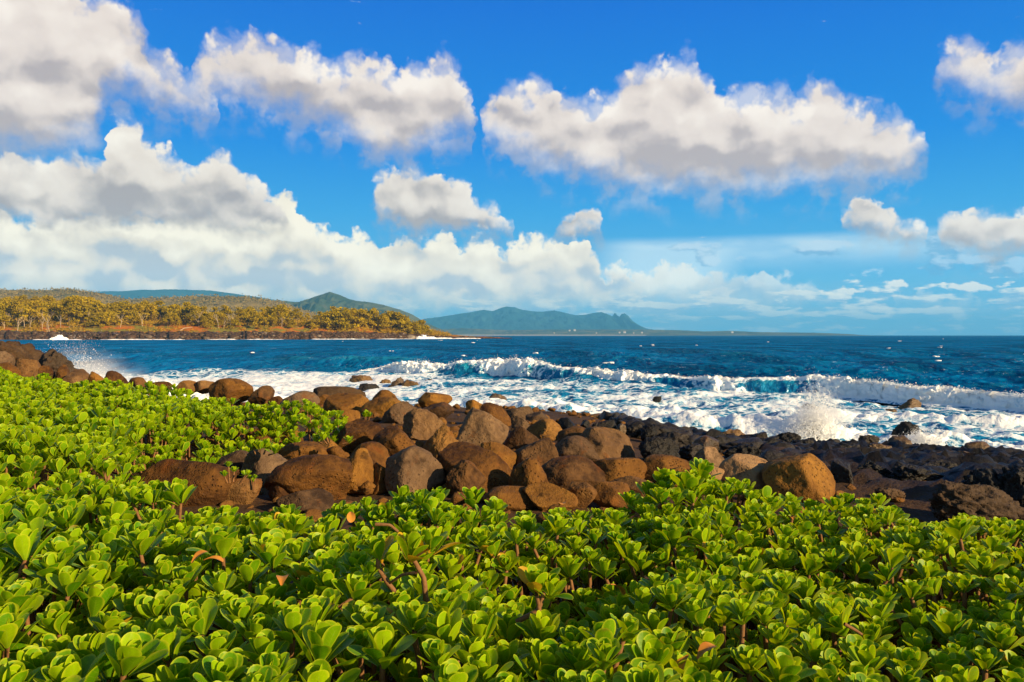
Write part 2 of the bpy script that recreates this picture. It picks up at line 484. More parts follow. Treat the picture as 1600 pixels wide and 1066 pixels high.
# ------------------------------------------------------------------ materials
def rock_material(name, c_dark, c_mid, c_light, rough=0.85, spec=0.2, pit=1.0, wet=0.0):
    m, nt, o = material(name)
    P = objcoord(nt)
    oi = nt.node('ShaderNodeObjectInfo'); rnd = E(nt, oi.outputs['Random'])
    Pj = nt.vmath('ADD', P, nt.xyz(rnd * 40.0, rnd * 17.0, rnd * 29.0))
    n1 = nt.noise(Pj, 2.2, 6, 0.6); n2 = nt.noise(Pj, 14.0, 5, 0.6); n3 = nt.noise(Pj, 60.0, 3, 0.6)
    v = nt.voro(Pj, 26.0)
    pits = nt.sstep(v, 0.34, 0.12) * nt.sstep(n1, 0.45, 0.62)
    t = n1 * 0.75 + n2 * 0.4 + (rnd - 0.5) * 0.34 - 0.08
    c = nt.mix(nt.sstep(t, 0.22, 0.5), c_dark, c_mid)
    c = nt.mix(nt.sstep(t, 0.46, 0.85), c, c_light)
    grey = nt.m('FRACT', rnd * 7.31)
    lum = nt.node('ShaderNodeRGBToBW'); nt.put(lum.inputs[0], c)
    c = nt.mix(nt.sstep(grey, 0.35, 1.0) * 0.6, c, nt.vmath('MULTIPLY', nt.xyz(E(nt, lum.outputs[0]), E(nt, lum.outputs[0]), E(nt, lum.outputs[0])), (1.15, 0.92, 0.72)))
    stain = nt.noise(Pj, 4.5, 4, 0.65)
    c = nt.mix(nt.sstep(stain, 0.56, 0.70) * 0.65, c, tuple(x * 0.35 for x in c_dark))
    rust = nt.noise(Pj, 3.1, 4, 0.6, dist=0.4)
    c = nt.mix(nt.sstep(rust, 0.58, 0.7) * 0.5 * (1 - wet), c, (c_mid[0] * 1.25, c_mid[1] * 0.9, c_mid[2] * 0.6))
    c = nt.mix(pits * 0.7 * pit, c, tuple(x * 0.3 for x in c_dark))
    h = n2 * 0.6 + n3 * 0.35 - pits * 0.5 * pit + n1 * 0.5
    N = nt.bump(h, 0.85, 0.045)
    principled(nt, o, c, rough, spec, N)
    return m

M = {}
M['boulder'] = rock_material('brown_basalt', (0.038, 0.015, 0.005), (0.135, 0.058, 0.011), (0.29, 0.138, 0.022))
M['pale'] = rock_material('pale_basalt', (0.12, 0.07, 0.035), (0.26, 0.15, 0.07), (0.36, 0.22, 0.10), pit=0.4)
M['dark'] = rock_material('dark_brown_basalt', (0.025, 0.014, 0.008), (0.065, 0.038, 0.02), (0.13, 0.078, 0.04))
M['lava'] = rock_material('black_lava', (0.004, 0.004, 0.005), (0.015, 0.014, 0.014), (0.05, 0.036, 0.026), rough=0.55, spec=0.25, wet=0.8)
M['wet'] = rock_material('wet_golden_rock', (0.035, 0.02, 0.01), (0.12, 0.065, 0.02), (0.2, 0.11, 0.03), rough=0.45, spec=0.45)

# ------------------------------------------------------------------ terrain shape (metres; sea level z = 0)
_sx = np.array([-60, -40, -30, -22, -18, -14, -10, -6, -2.5, 0, 2, 5, 8, 11, 13, 20, 30, 60], float)
_sy = np.array([70, 55, 45, 38, 33.5, 30.5, 29, 28, 27.2, 26.4, 25, 22.2, 20.8, 19.6, 18.6, 15, 10, 0], float)
def shore(x): return np.interp(x, _sx, _sy)
def G(x, y):
    x = np.asarray(x, float); y = np.asarray(y, float)
    s = shore(x) - y
    left = np.interp(s, [-40, -3, 0, 2.5, 6, 10, 14], [-5, -0.4, 0, 0.75, 1.1, 1.28, 1.38])
    right = np.interp(s, [-40, -3, 0, 3, 6.5, 9, 12, 15], [-5, -0.4, 0, 0.22, 0.5, 0.85, 1.15, 1.3])
    k = sm(x, 1.0, 5.5)
    return left * (1 - k) + right * k

def hit(px, py, lift=0.0):
    d = np.linspace(4, 60, 2400)
    z = EYE - (py - HZ) / F * d
    g = np.maximum(G((px - 800) / F * d, d), -0.02) + lift
    k = np.argmax(z <= g)
    return d[k] if (z <= g).any() else 55.0
# ------------------------------------------------------------------ ground sheet
gx = np.arange(-42, 42.01, 0.13); gy = np.arange(-3, 52.01, 0.13)
X, Y = np.meshgrid(gx, gy)
s_ = shore(X) - Y
lava = sm(X, 2.0, 5.0) * sm(s_, 17.0, 13.0)
z = G(X, Y) + 0.05 * fbm2(X, Y, 0.9, 1.0, octaves=4)
rid = fbm2(X, Y * 1.3, 0.8, 4.0, octaves=5, ridged=True, gain=0.72)
z = z + lava * (0.19 * rid - 0.10) * sm(s_, -2.5, 1.0)
m, nt, o = material('ground_soil')
P = worldpos(nt); lv = nt.attr('lava')
n1 = nt.noise(P, 3.0, 6, 0.6); n2 = nt.noise(P, 22.0, 5, 0.6)
soil = nt.mix(n1, (0.035, 0.018, 0.008), (0.11, 0.055, 0.022))
lav = nt.mix(nt.sstep(n1, 0.35, 0.7), (0.004, 0.004, 0.005), (0.022, 0.018, 0.015))
lav = nt.mix(nt.sstep(nt.noise(P, 1.1, 4, 0.6), 0.58, 0.70) * 0.6, lav, (0.12, 0.065, 0.02))
c = nt.mix(lv, soil, lav)
principled(nt, o, c, nt.lin(lv, 0, 1, 0.9, 0.6), 0.2, nt.bump(n1 + n2 * 0.6, 0.8, 0.06))
me = mesh_np('ground', np.stack([X.ravel(), Y.ravel(), z.ravel()], 1), grid_faces(len(gy), len(gx)), {'lava': lava.ravel()}, mat=m)
ground = tag(link('ground', me), 'brown earth and dark lava bank sloping down to the sea', kind='structure')

# ------------------------------------------------------------------ sea
WK = []
r_ = np.random.default_rng(3)
for k in range(60):
    L = 1.6 * (34 / 1.6) ** (k / 59.0)
    th = R(205) + r_.normal(0, 0.5)           # travelling towards the shore and to the left
    A_ = 0.0165 * L ** 0.60
    WK.append((2 * math.pi / L, th, A_, r_.uniform(0, 6.28), L))
def sea_h(x, y, step):
    h = np.zeros(np.shape(x))
    for kk, th, A_, ph, L in WK:
        att = np.clip((L / np.maximum(step, 1e-3) - 2.0) / 2.5, 0, 1)
        arg = kk * (x * math.sin(th) + y * math.cos(th)) + ph
        h = h + A_ * att * (1 - np.abs(np.sin(arg * 0.5)) - 0.36) * 1.7
    return h

BRK = [(560, 587, .25), (585, 587, .6), (640, 590, 1.05), (700, 592.5, 1.15), (760, 595, 1.4), (820, 598, 1.42), (870, 601, 1.15), (960, 606, 1.05), (1040, 609, .78), (1100, 611.5, .74), (1165, 613, .82),
       (1230, 616, .74), (1300, 619, .95), (1350, 622, .84), (1450, 631, .70), (1600, 643, .64), (1750, 656, .8), (1900, 672, .7)]
bp_ = np.array([[(px - 800) / F * (EYE * F / (py - HZ)), EYE * F / (py - HZ), h] for px, py, h in BRK])
def brk_y(x): return np.interp(x, bp_[:, 0], bp_[:, 1])

dist = 1.0 / np.linspace(1 / 9.0, 1 / 900.0, 460)
dist = np.concatenate([dist, np.geomspace(900, 30000, 60)[1:]])
dist = np.concatenate([dist[dist < 14], np.arange(14, 62, 0.16), dist[dist > 62]])
th = np.radians(np.linspace(-52, 52, 1150))
D_, T_ = np.meshgrid(dist, th, indexing='ij')
X = D_ * np.tan(T_); Y = D_
step = np.gradient(dist)[:, None] * np.ones_like(X)
step = np.maximum(step, D_ * (th[1] - th[0]))
h = sea_h(X, Y, step)
by = brk_y(X)
inside = sm(by - Y, -0.5, 2.0) * sm(X, -16, -9)                          # landward of the breaker
pxx = 800 + F * X / Y
leftz = sm(X, -4, -10) * sm(Y, 68, 52) * sm(X, -44, -36)                                  # the white water in the cove on the left
leftz = np.maximum(leftz, sm(X, -2, -8) * sm(Y, 50, 42))
surf = np.maximum(inside, leftz)
surf = np.maximum(surf, sm(Y, 56, 44) * sm(X, -30, -10) * sm(X, 4, -6))
calm = 1 - 0.55 * surf
chop = fbm2(X, Y, 0.85, 2.0, octaves=4, billow=True)
lump = fbm2(X, Y * 1.4, 0.33, 6.0, octaves=3)
near = sm(Y, 90, 60)
s_ = shore(X) - Y
h = h * calm + surf * near * (0.07 * chop + 0.10 * lump)
# low foaming bores rolling in over the shallows
bore = np.zeros_like(X)
for (x0, x1, off, hh, wd) in ((-3, 6, 4.2, .26, .8), (4, 11, 3.2, .34, .8), (8, 15, 2.6, .3, .6), (13, 24, 2.8, .42, .9), (0, 9, 9.5, .22, 1.0), (9, 18, 8.0, .26, .9), (-20, -9, 4.0, .5, 1.2)):
    u = (Y - (shore(X) + off + 0.7 * fbm2(X, Y, 0.35, off, octaves=2))) / wd
    bore = np.maximum(bore, hh * np.where(u < 0, sm(u, -0.7, 0), sm(u, 2.5, 0)) * sm(X, x0, x0 + 1.5) * sm(X, x1, x1 - 1.5))
h = h + bore * (0.75 + 0.35 * chop)
h = np.where(s_ > 0, np.minimum(h * sm(s_, 1.2, 0.0), 0.10), h)
# foam cover
patch = fbm2(X, Y * 1.7, 0.22, 9.0, octaves=4)
foam = surf * (0.47 + 0.36 * patch) + 0.5 * (bore > 0.1) * sm(bore, 0.08, 0.25) + 0.35 * sm(s_, -3.5, -0.3) * near
foam = foam + leftz * 0.34
behind = sm(Y - by, 0.5, 4) * sm(Y - by, 16, 6) * sm(X, 2, 8) * 0.42 * sm(fbm2(X * 0.4, Y, 0.16, 3.0, octaves=3), 0.0, 0.5)
foam = np.maximum(foam, behind)
# foam against the far headland
foam = np.clip(foam, 0, 1.15)
turq = np.clip(surf * 0.85 + sm(X, 5, -20) * sm(Y, 95, 45) * 0.65, 0, 1)
bay = sm(X / Y, 0.12, -0.45)

def water_material(name):
    m, nt, o = material(name)
    P = worldpos(nt)
    px_, py_, pz_ = nt.sep(P)
    fo = nt.attr('foam'); tq = nt.attr('turq'); by_ = nt.attr('bay')
    Ps = nt.xyz(px_, py_ * 1.0, pz_)
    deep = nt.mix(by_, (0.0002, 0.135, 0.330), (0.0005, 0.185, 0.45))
    wind_trough = nt.noise(nt.xyz(px_ * 0.35, py_ * 0.11, 0.0), 0.22, 8, 0.72)
    deep = nt.mix(nt.sstep(wind_trough, 0.40, 0.60), nt.vmath('SCALE', deep, 0.52), nt.vmath('SCALE', deep, 1.12))  # windblown streaks, plus shaded wave troughs painted into the water colour
    c = nt.mix(tq, deep, (0.010, 0.21, 0.42))
    c = nt.mix(nt.sstep(pz_, 0.3, 1.2) * 0.7, c, (0.02, 0.32, 0.44))
    # lacy foam: warped cells, streaks and fine bubbles
    wv = nt.noise(Ps, 1.1, 4, 0.6, out=1)
    Pw = nt.vmath('ADD', Ps, nt.vmath('SCALE', nt.vmath('SUBTRACT', wv, (0.5, 0.5, 0.5)), 1.1))
    cells = nt.voro(Pw, 1.5, 'DISTANCE_TO_EDGE')
    cells2 = nt.voro(Pw, 4.5, 'DISTANCE_TO_EDGE')
    fine = nt.noise(Ps, 5.0, 6, 0.65)
    big = nt.noise(nt.vmath('MULTIPLY', Ps, (0.7, 1.5, 1.0)), 0.75, 5, 0.6)
    lace = nt.sstep(cells, 0.22, 0.0) * 0.42 + nt.sstep(cells2, 0.2, 0.0) * 0.16 + (fine - 0.5) * 0.9 + (nt.noise(Ps, 15.0, 3, 0.6) - 0.5) * 0.5 + (big - 0.5) * 1.2
    k = lace + fo * 1.18 - 0.62
    mask = nt.sstep(k, 0.0, 0.34)
    # scattered white caps out at sea
    cap = nt.noise(nt.xyz(px_ * 0.5, py_ * 0.30, 0.0), 0.16, 7, 0.68)
    mask = mask.max(nt.sstep(cap, 0.672, 0.72) * nt.sstep(py_, 40.0, 70.0))
    b1 = nt.noise(nt.vmath('MULTIPLY', Ps, (0.8, 1.0, 0.3)), 0.75, 6, 0.66)
    b2 = nt.noise(nt.vmath('MULTIPLY', Ps, (0.2, 0.12, 0.3)), 0.35, 5, 0.65)
    N = nt.bump(b1, 1.0, 0.8)
    N = nt.bump(b2, 1.0, 5.0, N)
    Nf = nt.bump(k + fine * 0.6, 0.45, 0.08)
    dif = nt.node('ShaderNodeBsdfDiffuse'); nt.put(dif.inputs[0], c); nt.put(dif.inputs['Normal'], N)
    glo = nt.node('ShaderNodeBsdfGlossy'); nt.put(glo.inputs[0], (0.35, 0.72, 1.0)); nt.put(glo.inputs['Roughness'], 0.12); nt.put(glo.inputs['Normal'], N)
    fr = nt.node('ShaderNodeFresnel'); fr.inputs[0].default_value = 1.33; nt.put(fr.inputs['Normal'], N)
    mx = nt.node('ShaderNodeMixShader'); nt.put(mx.inputs[0], E(nt, fr.outputs[0]).min(0.075))
    nt.t.links.new(dif.outputs[0], mx.inputs[1]); nt.t.links.new(glo.outputs[0], mx.inputs[2])
    fb = nt.node('ShaderNodeBsdfDiffuse'); nt.put(fb.inputs[0], nt.mix(nt.sstep(k, 0.1, 0.7), (0.55, 0.74, 0.86), (0.93, 0.94, 0.95))); nt.put(fb.inputs['Normal'], Nf)
    mf = nt.node('ShaderNodeMixShader'); nt.put(mf.inputs[0], mask)
    nt.t.links.new(mx.outputs[0], mf.inputs[1]); nt.t.links.new(fb.outputs[0], mf.inputs[2])
    nt.t.links.new(mf.outputs[0], o.inputs[0])
    return m
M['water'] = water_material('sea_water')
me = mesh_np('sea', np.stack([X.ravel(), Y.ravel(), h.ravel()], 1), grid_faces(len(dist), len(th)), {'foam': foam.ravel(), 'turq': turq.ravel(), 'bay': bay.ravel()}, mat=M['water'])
sea = tag(link('sea', me), 'blue sea with white foam over the shallows', kind='structure')

# ------------------------------------------------------------------ the breaking wave
def resample(P, n):
    P = np.asarray(P, float); L = np.concatenate([[0], np.cumsum(np.linalg.norm(np.diff(P[:, :2], axis=0), axis=1))])
    t = np.linspace(0, L[-1], n)
    return np.stack([np.interp(t, L, P[:, k]) for k in range(P.shape[1])], 1), t
line, tt = resample(bp_, 900)
ker = np.ones(41) / 41
for k in (1, 2):
    line[:, k] = np.convolve(np.pad(line[:, k], 20, mode='edge'), ker, mode='valid')
n_t = len(line)
uu = np.concatenate([np.linspace(-1.2, 0, 10), np.linspace(0.03, 1.1, 42), np.linspace(1.15, 9, 36)])
prof_u = [-1.2, -0.5, 0, 0.12, 0.35, 0.62, 0.9, 1.25, 2.0, 4.0, 6.5, 9.0]
prof_z = [-0.12, 0.04, 0.16, 0.42, 0.74, 0.93, 1.0, 0.97, 0.80, 0.36, 0.10, -0.22]
wob = 0.9 * fbm(np.stack([tt * 0.11, np.zeros(n_t), np.full(n_t, 3.3)], 1), 3) + 0.35 * fbm(np.stack([tt * 0.55, np.zeros(n_t), np.full(n_t, 5.3)], 1), 3)
hv = line[:, 2] * (1 + 0.17 * fbm(np.stack([tt * 0.33, np.zeros(n_t), np.full(n_t, 1.3)], 1), 4))
UU, TT = np.meshgrid(uu, tt, indexing='ij')
bx = line[None, :, 0] + 0 * UU
byy = line[None, :, 1] + wob[None, :] + UU * (0.75 + 0.3 * hv[None, :])
bz = np.interp(UU, prof_u, prof_z) * hv[None, :]
# how far each stretch has broken: white water against smooth blue face
brok = 0.66 + 0.75 * fbm(np.stack([tt * 0.16, np.zeros(n_t), np.full(n_t, 8.8)], 1), 3)
pxl = 800 + F * line[:, 0] / line[:, 1]
for c0, wd, am in ((880, 30, -.35), (790, 26, -.3), (1195, 45, -.6), (1075, 30, -.2), (640, 30, .3), (960, 40, .4), (1320, 50, .5), (1480, 70, .4)):
    brok = brok + am * np.exp(-((pxl - c0) / wd) ** 2)
brok = np.clip(brok, 0.0, 1.0)
P3 = np.stack([bx.ravel(), byy.ravel(), bz.ravel()], 1)
bl = fbm(P3 * np.array([1.5, 1.5, 1.7]), 5, billow=True, gain=0.55).reshape(UU.shape)
bl2 = fbm(P3 * np.array([0.55, 0.55, .8]) + 7, 3).reshape(UU.shape)
front = sm(UU, -0.9, 0.1) * sm(UU, 2.8, 1.0)
bf = brok[None, :] * front
crest_f = sm(UU, 0.3, 0.75) * sm(UU, 2.4, 1.1)
fm = np.clip(bf * 1.2 + crest_f * 0.85 + sm(UU, 0.1, -0.4) * 0.55, 0, 1.2)
byy = byy - (bf * (0.22 * bl + 0.5 * bl2) + 0.08 * bl * crest_f) 
bz = bz + (bf * 0.10 + crest_f * 0.06) * bl * np.minimum(1, hv[None, :]) + 0.05 * bl2
foamw = np.clip(fm - 0.08 + 0.12 * bl, 0, 1.15)
turqw = np.clip(0.75 + 0 * UU, 0, 1) * sm(UU, 4.5, 1.2)
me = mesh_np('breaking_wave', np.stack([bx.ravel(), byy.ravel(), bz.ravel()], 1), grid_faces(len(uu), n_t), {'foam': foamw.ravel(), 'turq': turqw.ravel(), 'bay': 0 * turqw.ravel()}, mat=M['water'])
tag(link('breaking_wave', me), 'long white breaking wave rolling in across the middle of the bay', 'wave')

# ------------------------------------------------------------------ white caps scattered over the open sea
m, nt, o = material('spray_white')
principled(nt, o, (0.93, 0.94, 0.95), 0.6, 0.3)
M['spray'] = m
r = np.random.default_rng(31); parts = []
for k in range(40):
    py = 527.5 + 48 * r.random() ** 1.5; px = r.uniform(-60, 1660); d = EYE * F / (py - HZ)
    if d < 62 or (px < 700 and d > 440) or (r.random() < .5 and px < 500): continue
    if d > 640: d = 640 + r.uniform(0, 500)
    L = max(0.4, r.uniform(0.8, 4.5) * r.random() ** .6 / F * d * (1.6 if r.random() < .15 else 1)); x0_ = (px - 800) / F * d
    for q in range(r.integers(2, 6)):
        V, Fc = ico(2); s = r.uniform(.3, 1)
        V = V * (1 + 0.4 * fbm(V * 1.8 + k + q * .3, 3))[:, None] * np.array([L * .8 * s, L * .3 * s + .15, min(.35, .08 + L * .05) * s]) + np.array([x0_ + r.normal(0, L * .5), d + r.normal(0, L * .15), 0.22 + .1 * r.random()])
        parts.append((V, Fc, None))
V, Fc, _ = joinmeshes(parts)
tag(link('white_caps', mesh_np('white_caps', V, Fc, mat=M['spray'])), 'small white caps scattered over the open sea', 'surf', kind='stuff')

# ------------------------------------------------------------------ spray (droplets thrown up by waves)
def droplets(P, r, sub=0):
    V0, F0 = ico(sub); n = len(P)
    V = (P[:, None, :] + V0[None] * np.asarray(r)[:, None, None]).reshape(-1, 3)
    Fc = (F0[None] + (np.arange(n) * len(V0))[:, None, None]).reshape(-1, 3)
    return V, Fc
def foam_mound(cx, cy, rx, ry, rz, seed, sub=5, amp=0.34):
    V, Fc = ico(sub); V = V.copy()
    n = fbm(V * 2.2 + seed, 5, billow=True, gain=0.6)
    V = V * (1 + amp * n)[:, None] * np.array([rx, ry, rz]) + np.array([cx, cy, -0.05])
    return V, Fc
def plume(cx, cy, wx, hz, n, seed, lean=0.3, mounds=(), kind=None):
    r = np.random.default_rng(seed)
    a = r.normal(0, 0.42, n); t = r.beta(1.1, 2.4, n)
    jets = r.normal(0, 0.5, 14)
    a = 0.55 * jets[r.integers(0, 14, n)] + 0.45 * a
    x = cx + wx * a * (0.55 + 0.75 * t) + lean * t * hz + r.normal(0, 0.05, n)
    y = cy + r.normal(0, wx * 0.22, n)
    topf = np.exp(-(a * 1.5) ** 2) * (0.7 + 0.5 * r.random(n))
    zz = hz * t * topf * 1.5 + r.random(n) * 0.1
    rad = np.exp(r.normal(math.log(0.005), 0.55, n)) * (1.25 - 0.6 * t)
    parts = [droplets(np.stack([x, y, zz], 1), rad) + (None,)]
    for q in mounds: parts.append(foam_mound(*q) + (None,))
    V, Fc, _ = joinmeshes(parts)
    return mesh_np('sea_spray', V, Fc, mat=M['spray'])
p0 = at(1285, 690, EYE * F / (690 - HZ))
me = plume(p0[0], p0[1] + 0.7, 1.35, 1.2, 36000, 4, 0.25, [(p0[0] - .55, p0[1] + .9, .75, .5, .32, 3, 5), (p0[0] + .35, p0[1] + .9, .6, .5, .5, 9, 5), (p0[0] + 1.0, p0[1] + 1.0, .7, .5, .28, 19, 5)])
tag(link('sea_spray', me), 'burst of white spray where a wave hits the wet black rock on the right', 'spray', kind='stuff')
p0 = at(165, 600, 37.0)
me = plume(p0[0], 37.0, 3.0, 2.1, 38000, 8, -0.9, [(p0[0] - .9, 37.2, 1.2, .8, 1.0, 23, 5), (p0[0] + .6, 37.0, 1.6, .8, .75, 29, 5), (p0[0] + 2.6, 37.0, 1.9, .8, .8, 31, 5), (p0[0] + 5.2, 37.5, 2.4, .8, .5, 37, 5)])
tag(link('sea_spray', me), 'white surge of spray beside the dark outcrop on the left', 'spray', kind='stuff')
p0 = at(1425, 695, 22.0)
me = plume(p0[0], 21.6, 0.9, 0.32, 8000, 18, 0.3, [(p0[0] + .3, 21.8, .6, .4, .3, 43, 5)])
tag(link('sea_spray', me), 'water streaming white off the shiny rock at the right', 'spray', kind='stuff')
# fine spray blown off the wave's crest
r = np.random.default_rng(21); n = 16000
k = r.integers(0, n_t, n); ok = r.random(n) < (0.25 + 0.75 * brok[k]); k = k[ok]; n = len(k)
uq = r.normal(0.85, 0.3, n); hh = hv[k]
x = line[k, 0] + r.normal(0, .08, n); y = line[k, 1] + wob[k] + uq * (0.75 + 0.3 * hh) - brok[k] * .2
zz = hh * (0.85 + np.abs(r.normal(0, 0.10, n)) * (1 + 1.2 * np.maximum(0, fbm(np.stack([x * .7, y * 0, y * 0 + 2], 1), 2))))
V, Fc = droplets(np.stack([x, y, zz], 1), np.exp(r.normal(math.log(0.010), .5, n)))
tag(link('sea_spray', mesh_np('sea_spray', V, Fc, mat=M['spray'])), 'fine spray blown off the crest of the long breaking wave', 'spray', kind='stuff')

# the finest mist of the two bursts
m = bpy.data.materials.new('mist'); m.use_nodes = True; m.node_tree.nodes.clear(); nt = NT(m.node_tree)
o = nt.node('ShaderNodeOutputMaterial'); pv = nt.node('ShaderNodeVolumePrincipled')
g_ = nt.node('ShaderNodeTexCoord').outputs['Object']
rad_ = nt.node('ShaderNodeVectorMath', operation='LENGTH'); nt.t.links.new(g_, rad_.inputs[0])
dn = nt.sstep(E(nt, rad_.outputs['Value']), 1.0, 0.25) * nt.sstep(nt.noise(g_, 2.2, 4, 0.6), 0.38, 0.72)
nt.put(pv.inputs['Color'], (1.0, 1.0, 1.0)); nt.put(pv.inputs['Density'], dn * 1.7); pv.inputs['Anisotropy'].default_value = 0.1
nt.t.links.new(pv.outputs[0], o.inputs['Volume'])
def mist(x, y, z_, sx, sy, sz, label):
    V, Fc = ico(3)
    o_ = link('sea_mist', mesh_np('sea_mist', V, Fc, mat=m), loc=(x, y, z_), scale=(sx, sy, sz)); tag(o_, label, 'mist', kind='stuff')
p0 = at(1285, 690, EYE * F / (690 - HZ)); mist(p0[0], p0[1] + .8, .5, 1.5, .7, .9, 'fine mist round the burst of spray on the right')
p0 = at(150, 600, 37.0); mist(p0[0] - .6, 37.2, .9, 3.4, 1.0, 1.7, 'fine mist over the surge beside the left outcrop')
# ------------------------------------------------------------------ boulders, each one an object
def rock_shape(seed, sub, cuts=7, rough=1.0, jag=0.0, two=0):
    r = np.random.default_rng(seed)
    V, Fc = ico(sub); V = V.copy()
    V = V * (1 + 0.16 * fbm(V * 0.8 + seed * 3.7, 2))[:, None]
    for k in range(cuts):                              # broken faces with worn edges
        nn = r.normal(size=3); nn[2] = nn[2] * 0.8 + 0.12
        off = r.uniform(0.44, 0.82); w_ = r.uniform(0.015, 0.06)
        if two and k == 0: nn = np.array([r.uniform(.35, .8), -r.uniform(.5, .8), r.uniform(.2, .6)]); off = r.uniform(.46, .60) + (.09 if two == 2 else 0); w_ = 0.12 if two == 2 else 0.045
        if two and k == 1: nn = np.array([-r.uniform(.5, .9), -r.uniform(.4, .8), r.uniform(.1, .5)]); off = r.uniform(.48, .66) + (.09 if two == 2 else 0); w_ = 0.12 if two == 2 else 0.045
        nn /= np.linalg.norm(nn)
        d = V @ nn - off
        soft = np.where(d / w_ > 20, d, w_ * np.log1p(np.exp(np.clip(d / w_, -40, 20))))
        V = V - nn[None] * (soft * r.uniform(0.86, 1.0))[:, None]
    n_ = V / np.linalg.norm(V, axis=1)[:, None]
    disp = 0.050 * fbm(V * 1.5 + seed * 1.9, 3) + rough * (0.014 * fbm(V * 4.5 + seed, 4, gain=0.6) - 0.03 * np.maximum(0, fbm(V * 6.5 + seed * .7, 3) - 0.45) - 0.012 * sm(fbm(V * 2.3 + 50 + seed, 4, ridged=True), 0.9, 1.2))
    if jag:
        disp = disp + jag * (0.10 * fbm(V * 1.9 + seed, 5, ridged=True, gain=0.6) - 0.07)
    V = V + n_ * disp[:, None]
    return V, Fc

def make_rock(px0, py0, px1, py1, seed, label, group, mat, cat='boulder', sub=5, cuts=7, rough=1.0, lift=0.0, bury=0.30, name='boulder', depth=None, tilt=0.0, dk=0.85, jag=0.0, two=0):
    d = depth if depth else hit((px0 + px1) / 2, py1, lift)
    grow = 0.07 * (px1 - px0) if mat in ('boulder', 'pale') and name == 'boulder' else 0.0
    px0, px1 = px0 - grow, px1 + grow
    wd = (px1 - px0) / F * d
    zt = EYE - (py0 - HZ) / F * d; zb = EYE - (py1 - HZ) / F * d
    hgt = max(zt - zb, 0.05) * (1 + bury)
    V, Fc = rock_shape(seed, sub, cuts, rough, jag, two)
    if tilt:
        c_, s__ = math.cos(tilt), math.sin(tilt)
        V = V * np.array([1, .8, .62]); V = np.stack([V[:, 0] * c_ - V[:, 2] * s__, V[:, 1], V[:, 0] * s__ + V[:, 2] * c_], 1)
    lo, hi = V.min(0), V.max(0)
    dep = dk * (0.6 * wd + 0.4 * hgt * 1.3)
    V = (V - (lo + hi) / 2) / (hi - lo) * np.array([wd, dep, hgt])
    back = 0.32 * dep
    k = (d + back) / d                                # keep the apparent size at the true distance
    V = V * np.array([k, 1, k])
    cx = ((px0 + px1) / 2 - 800) / F * (d + back)
    cz = EYE - (py0 - HZ) / F * (d + back) - hgt * k / 2
    me = mesh_np(name, V, Fc, mat=M[mat])
    o = link(name, me, loc=(cx, d + back, cz))
    tag(o, label, cat, group)
    return o

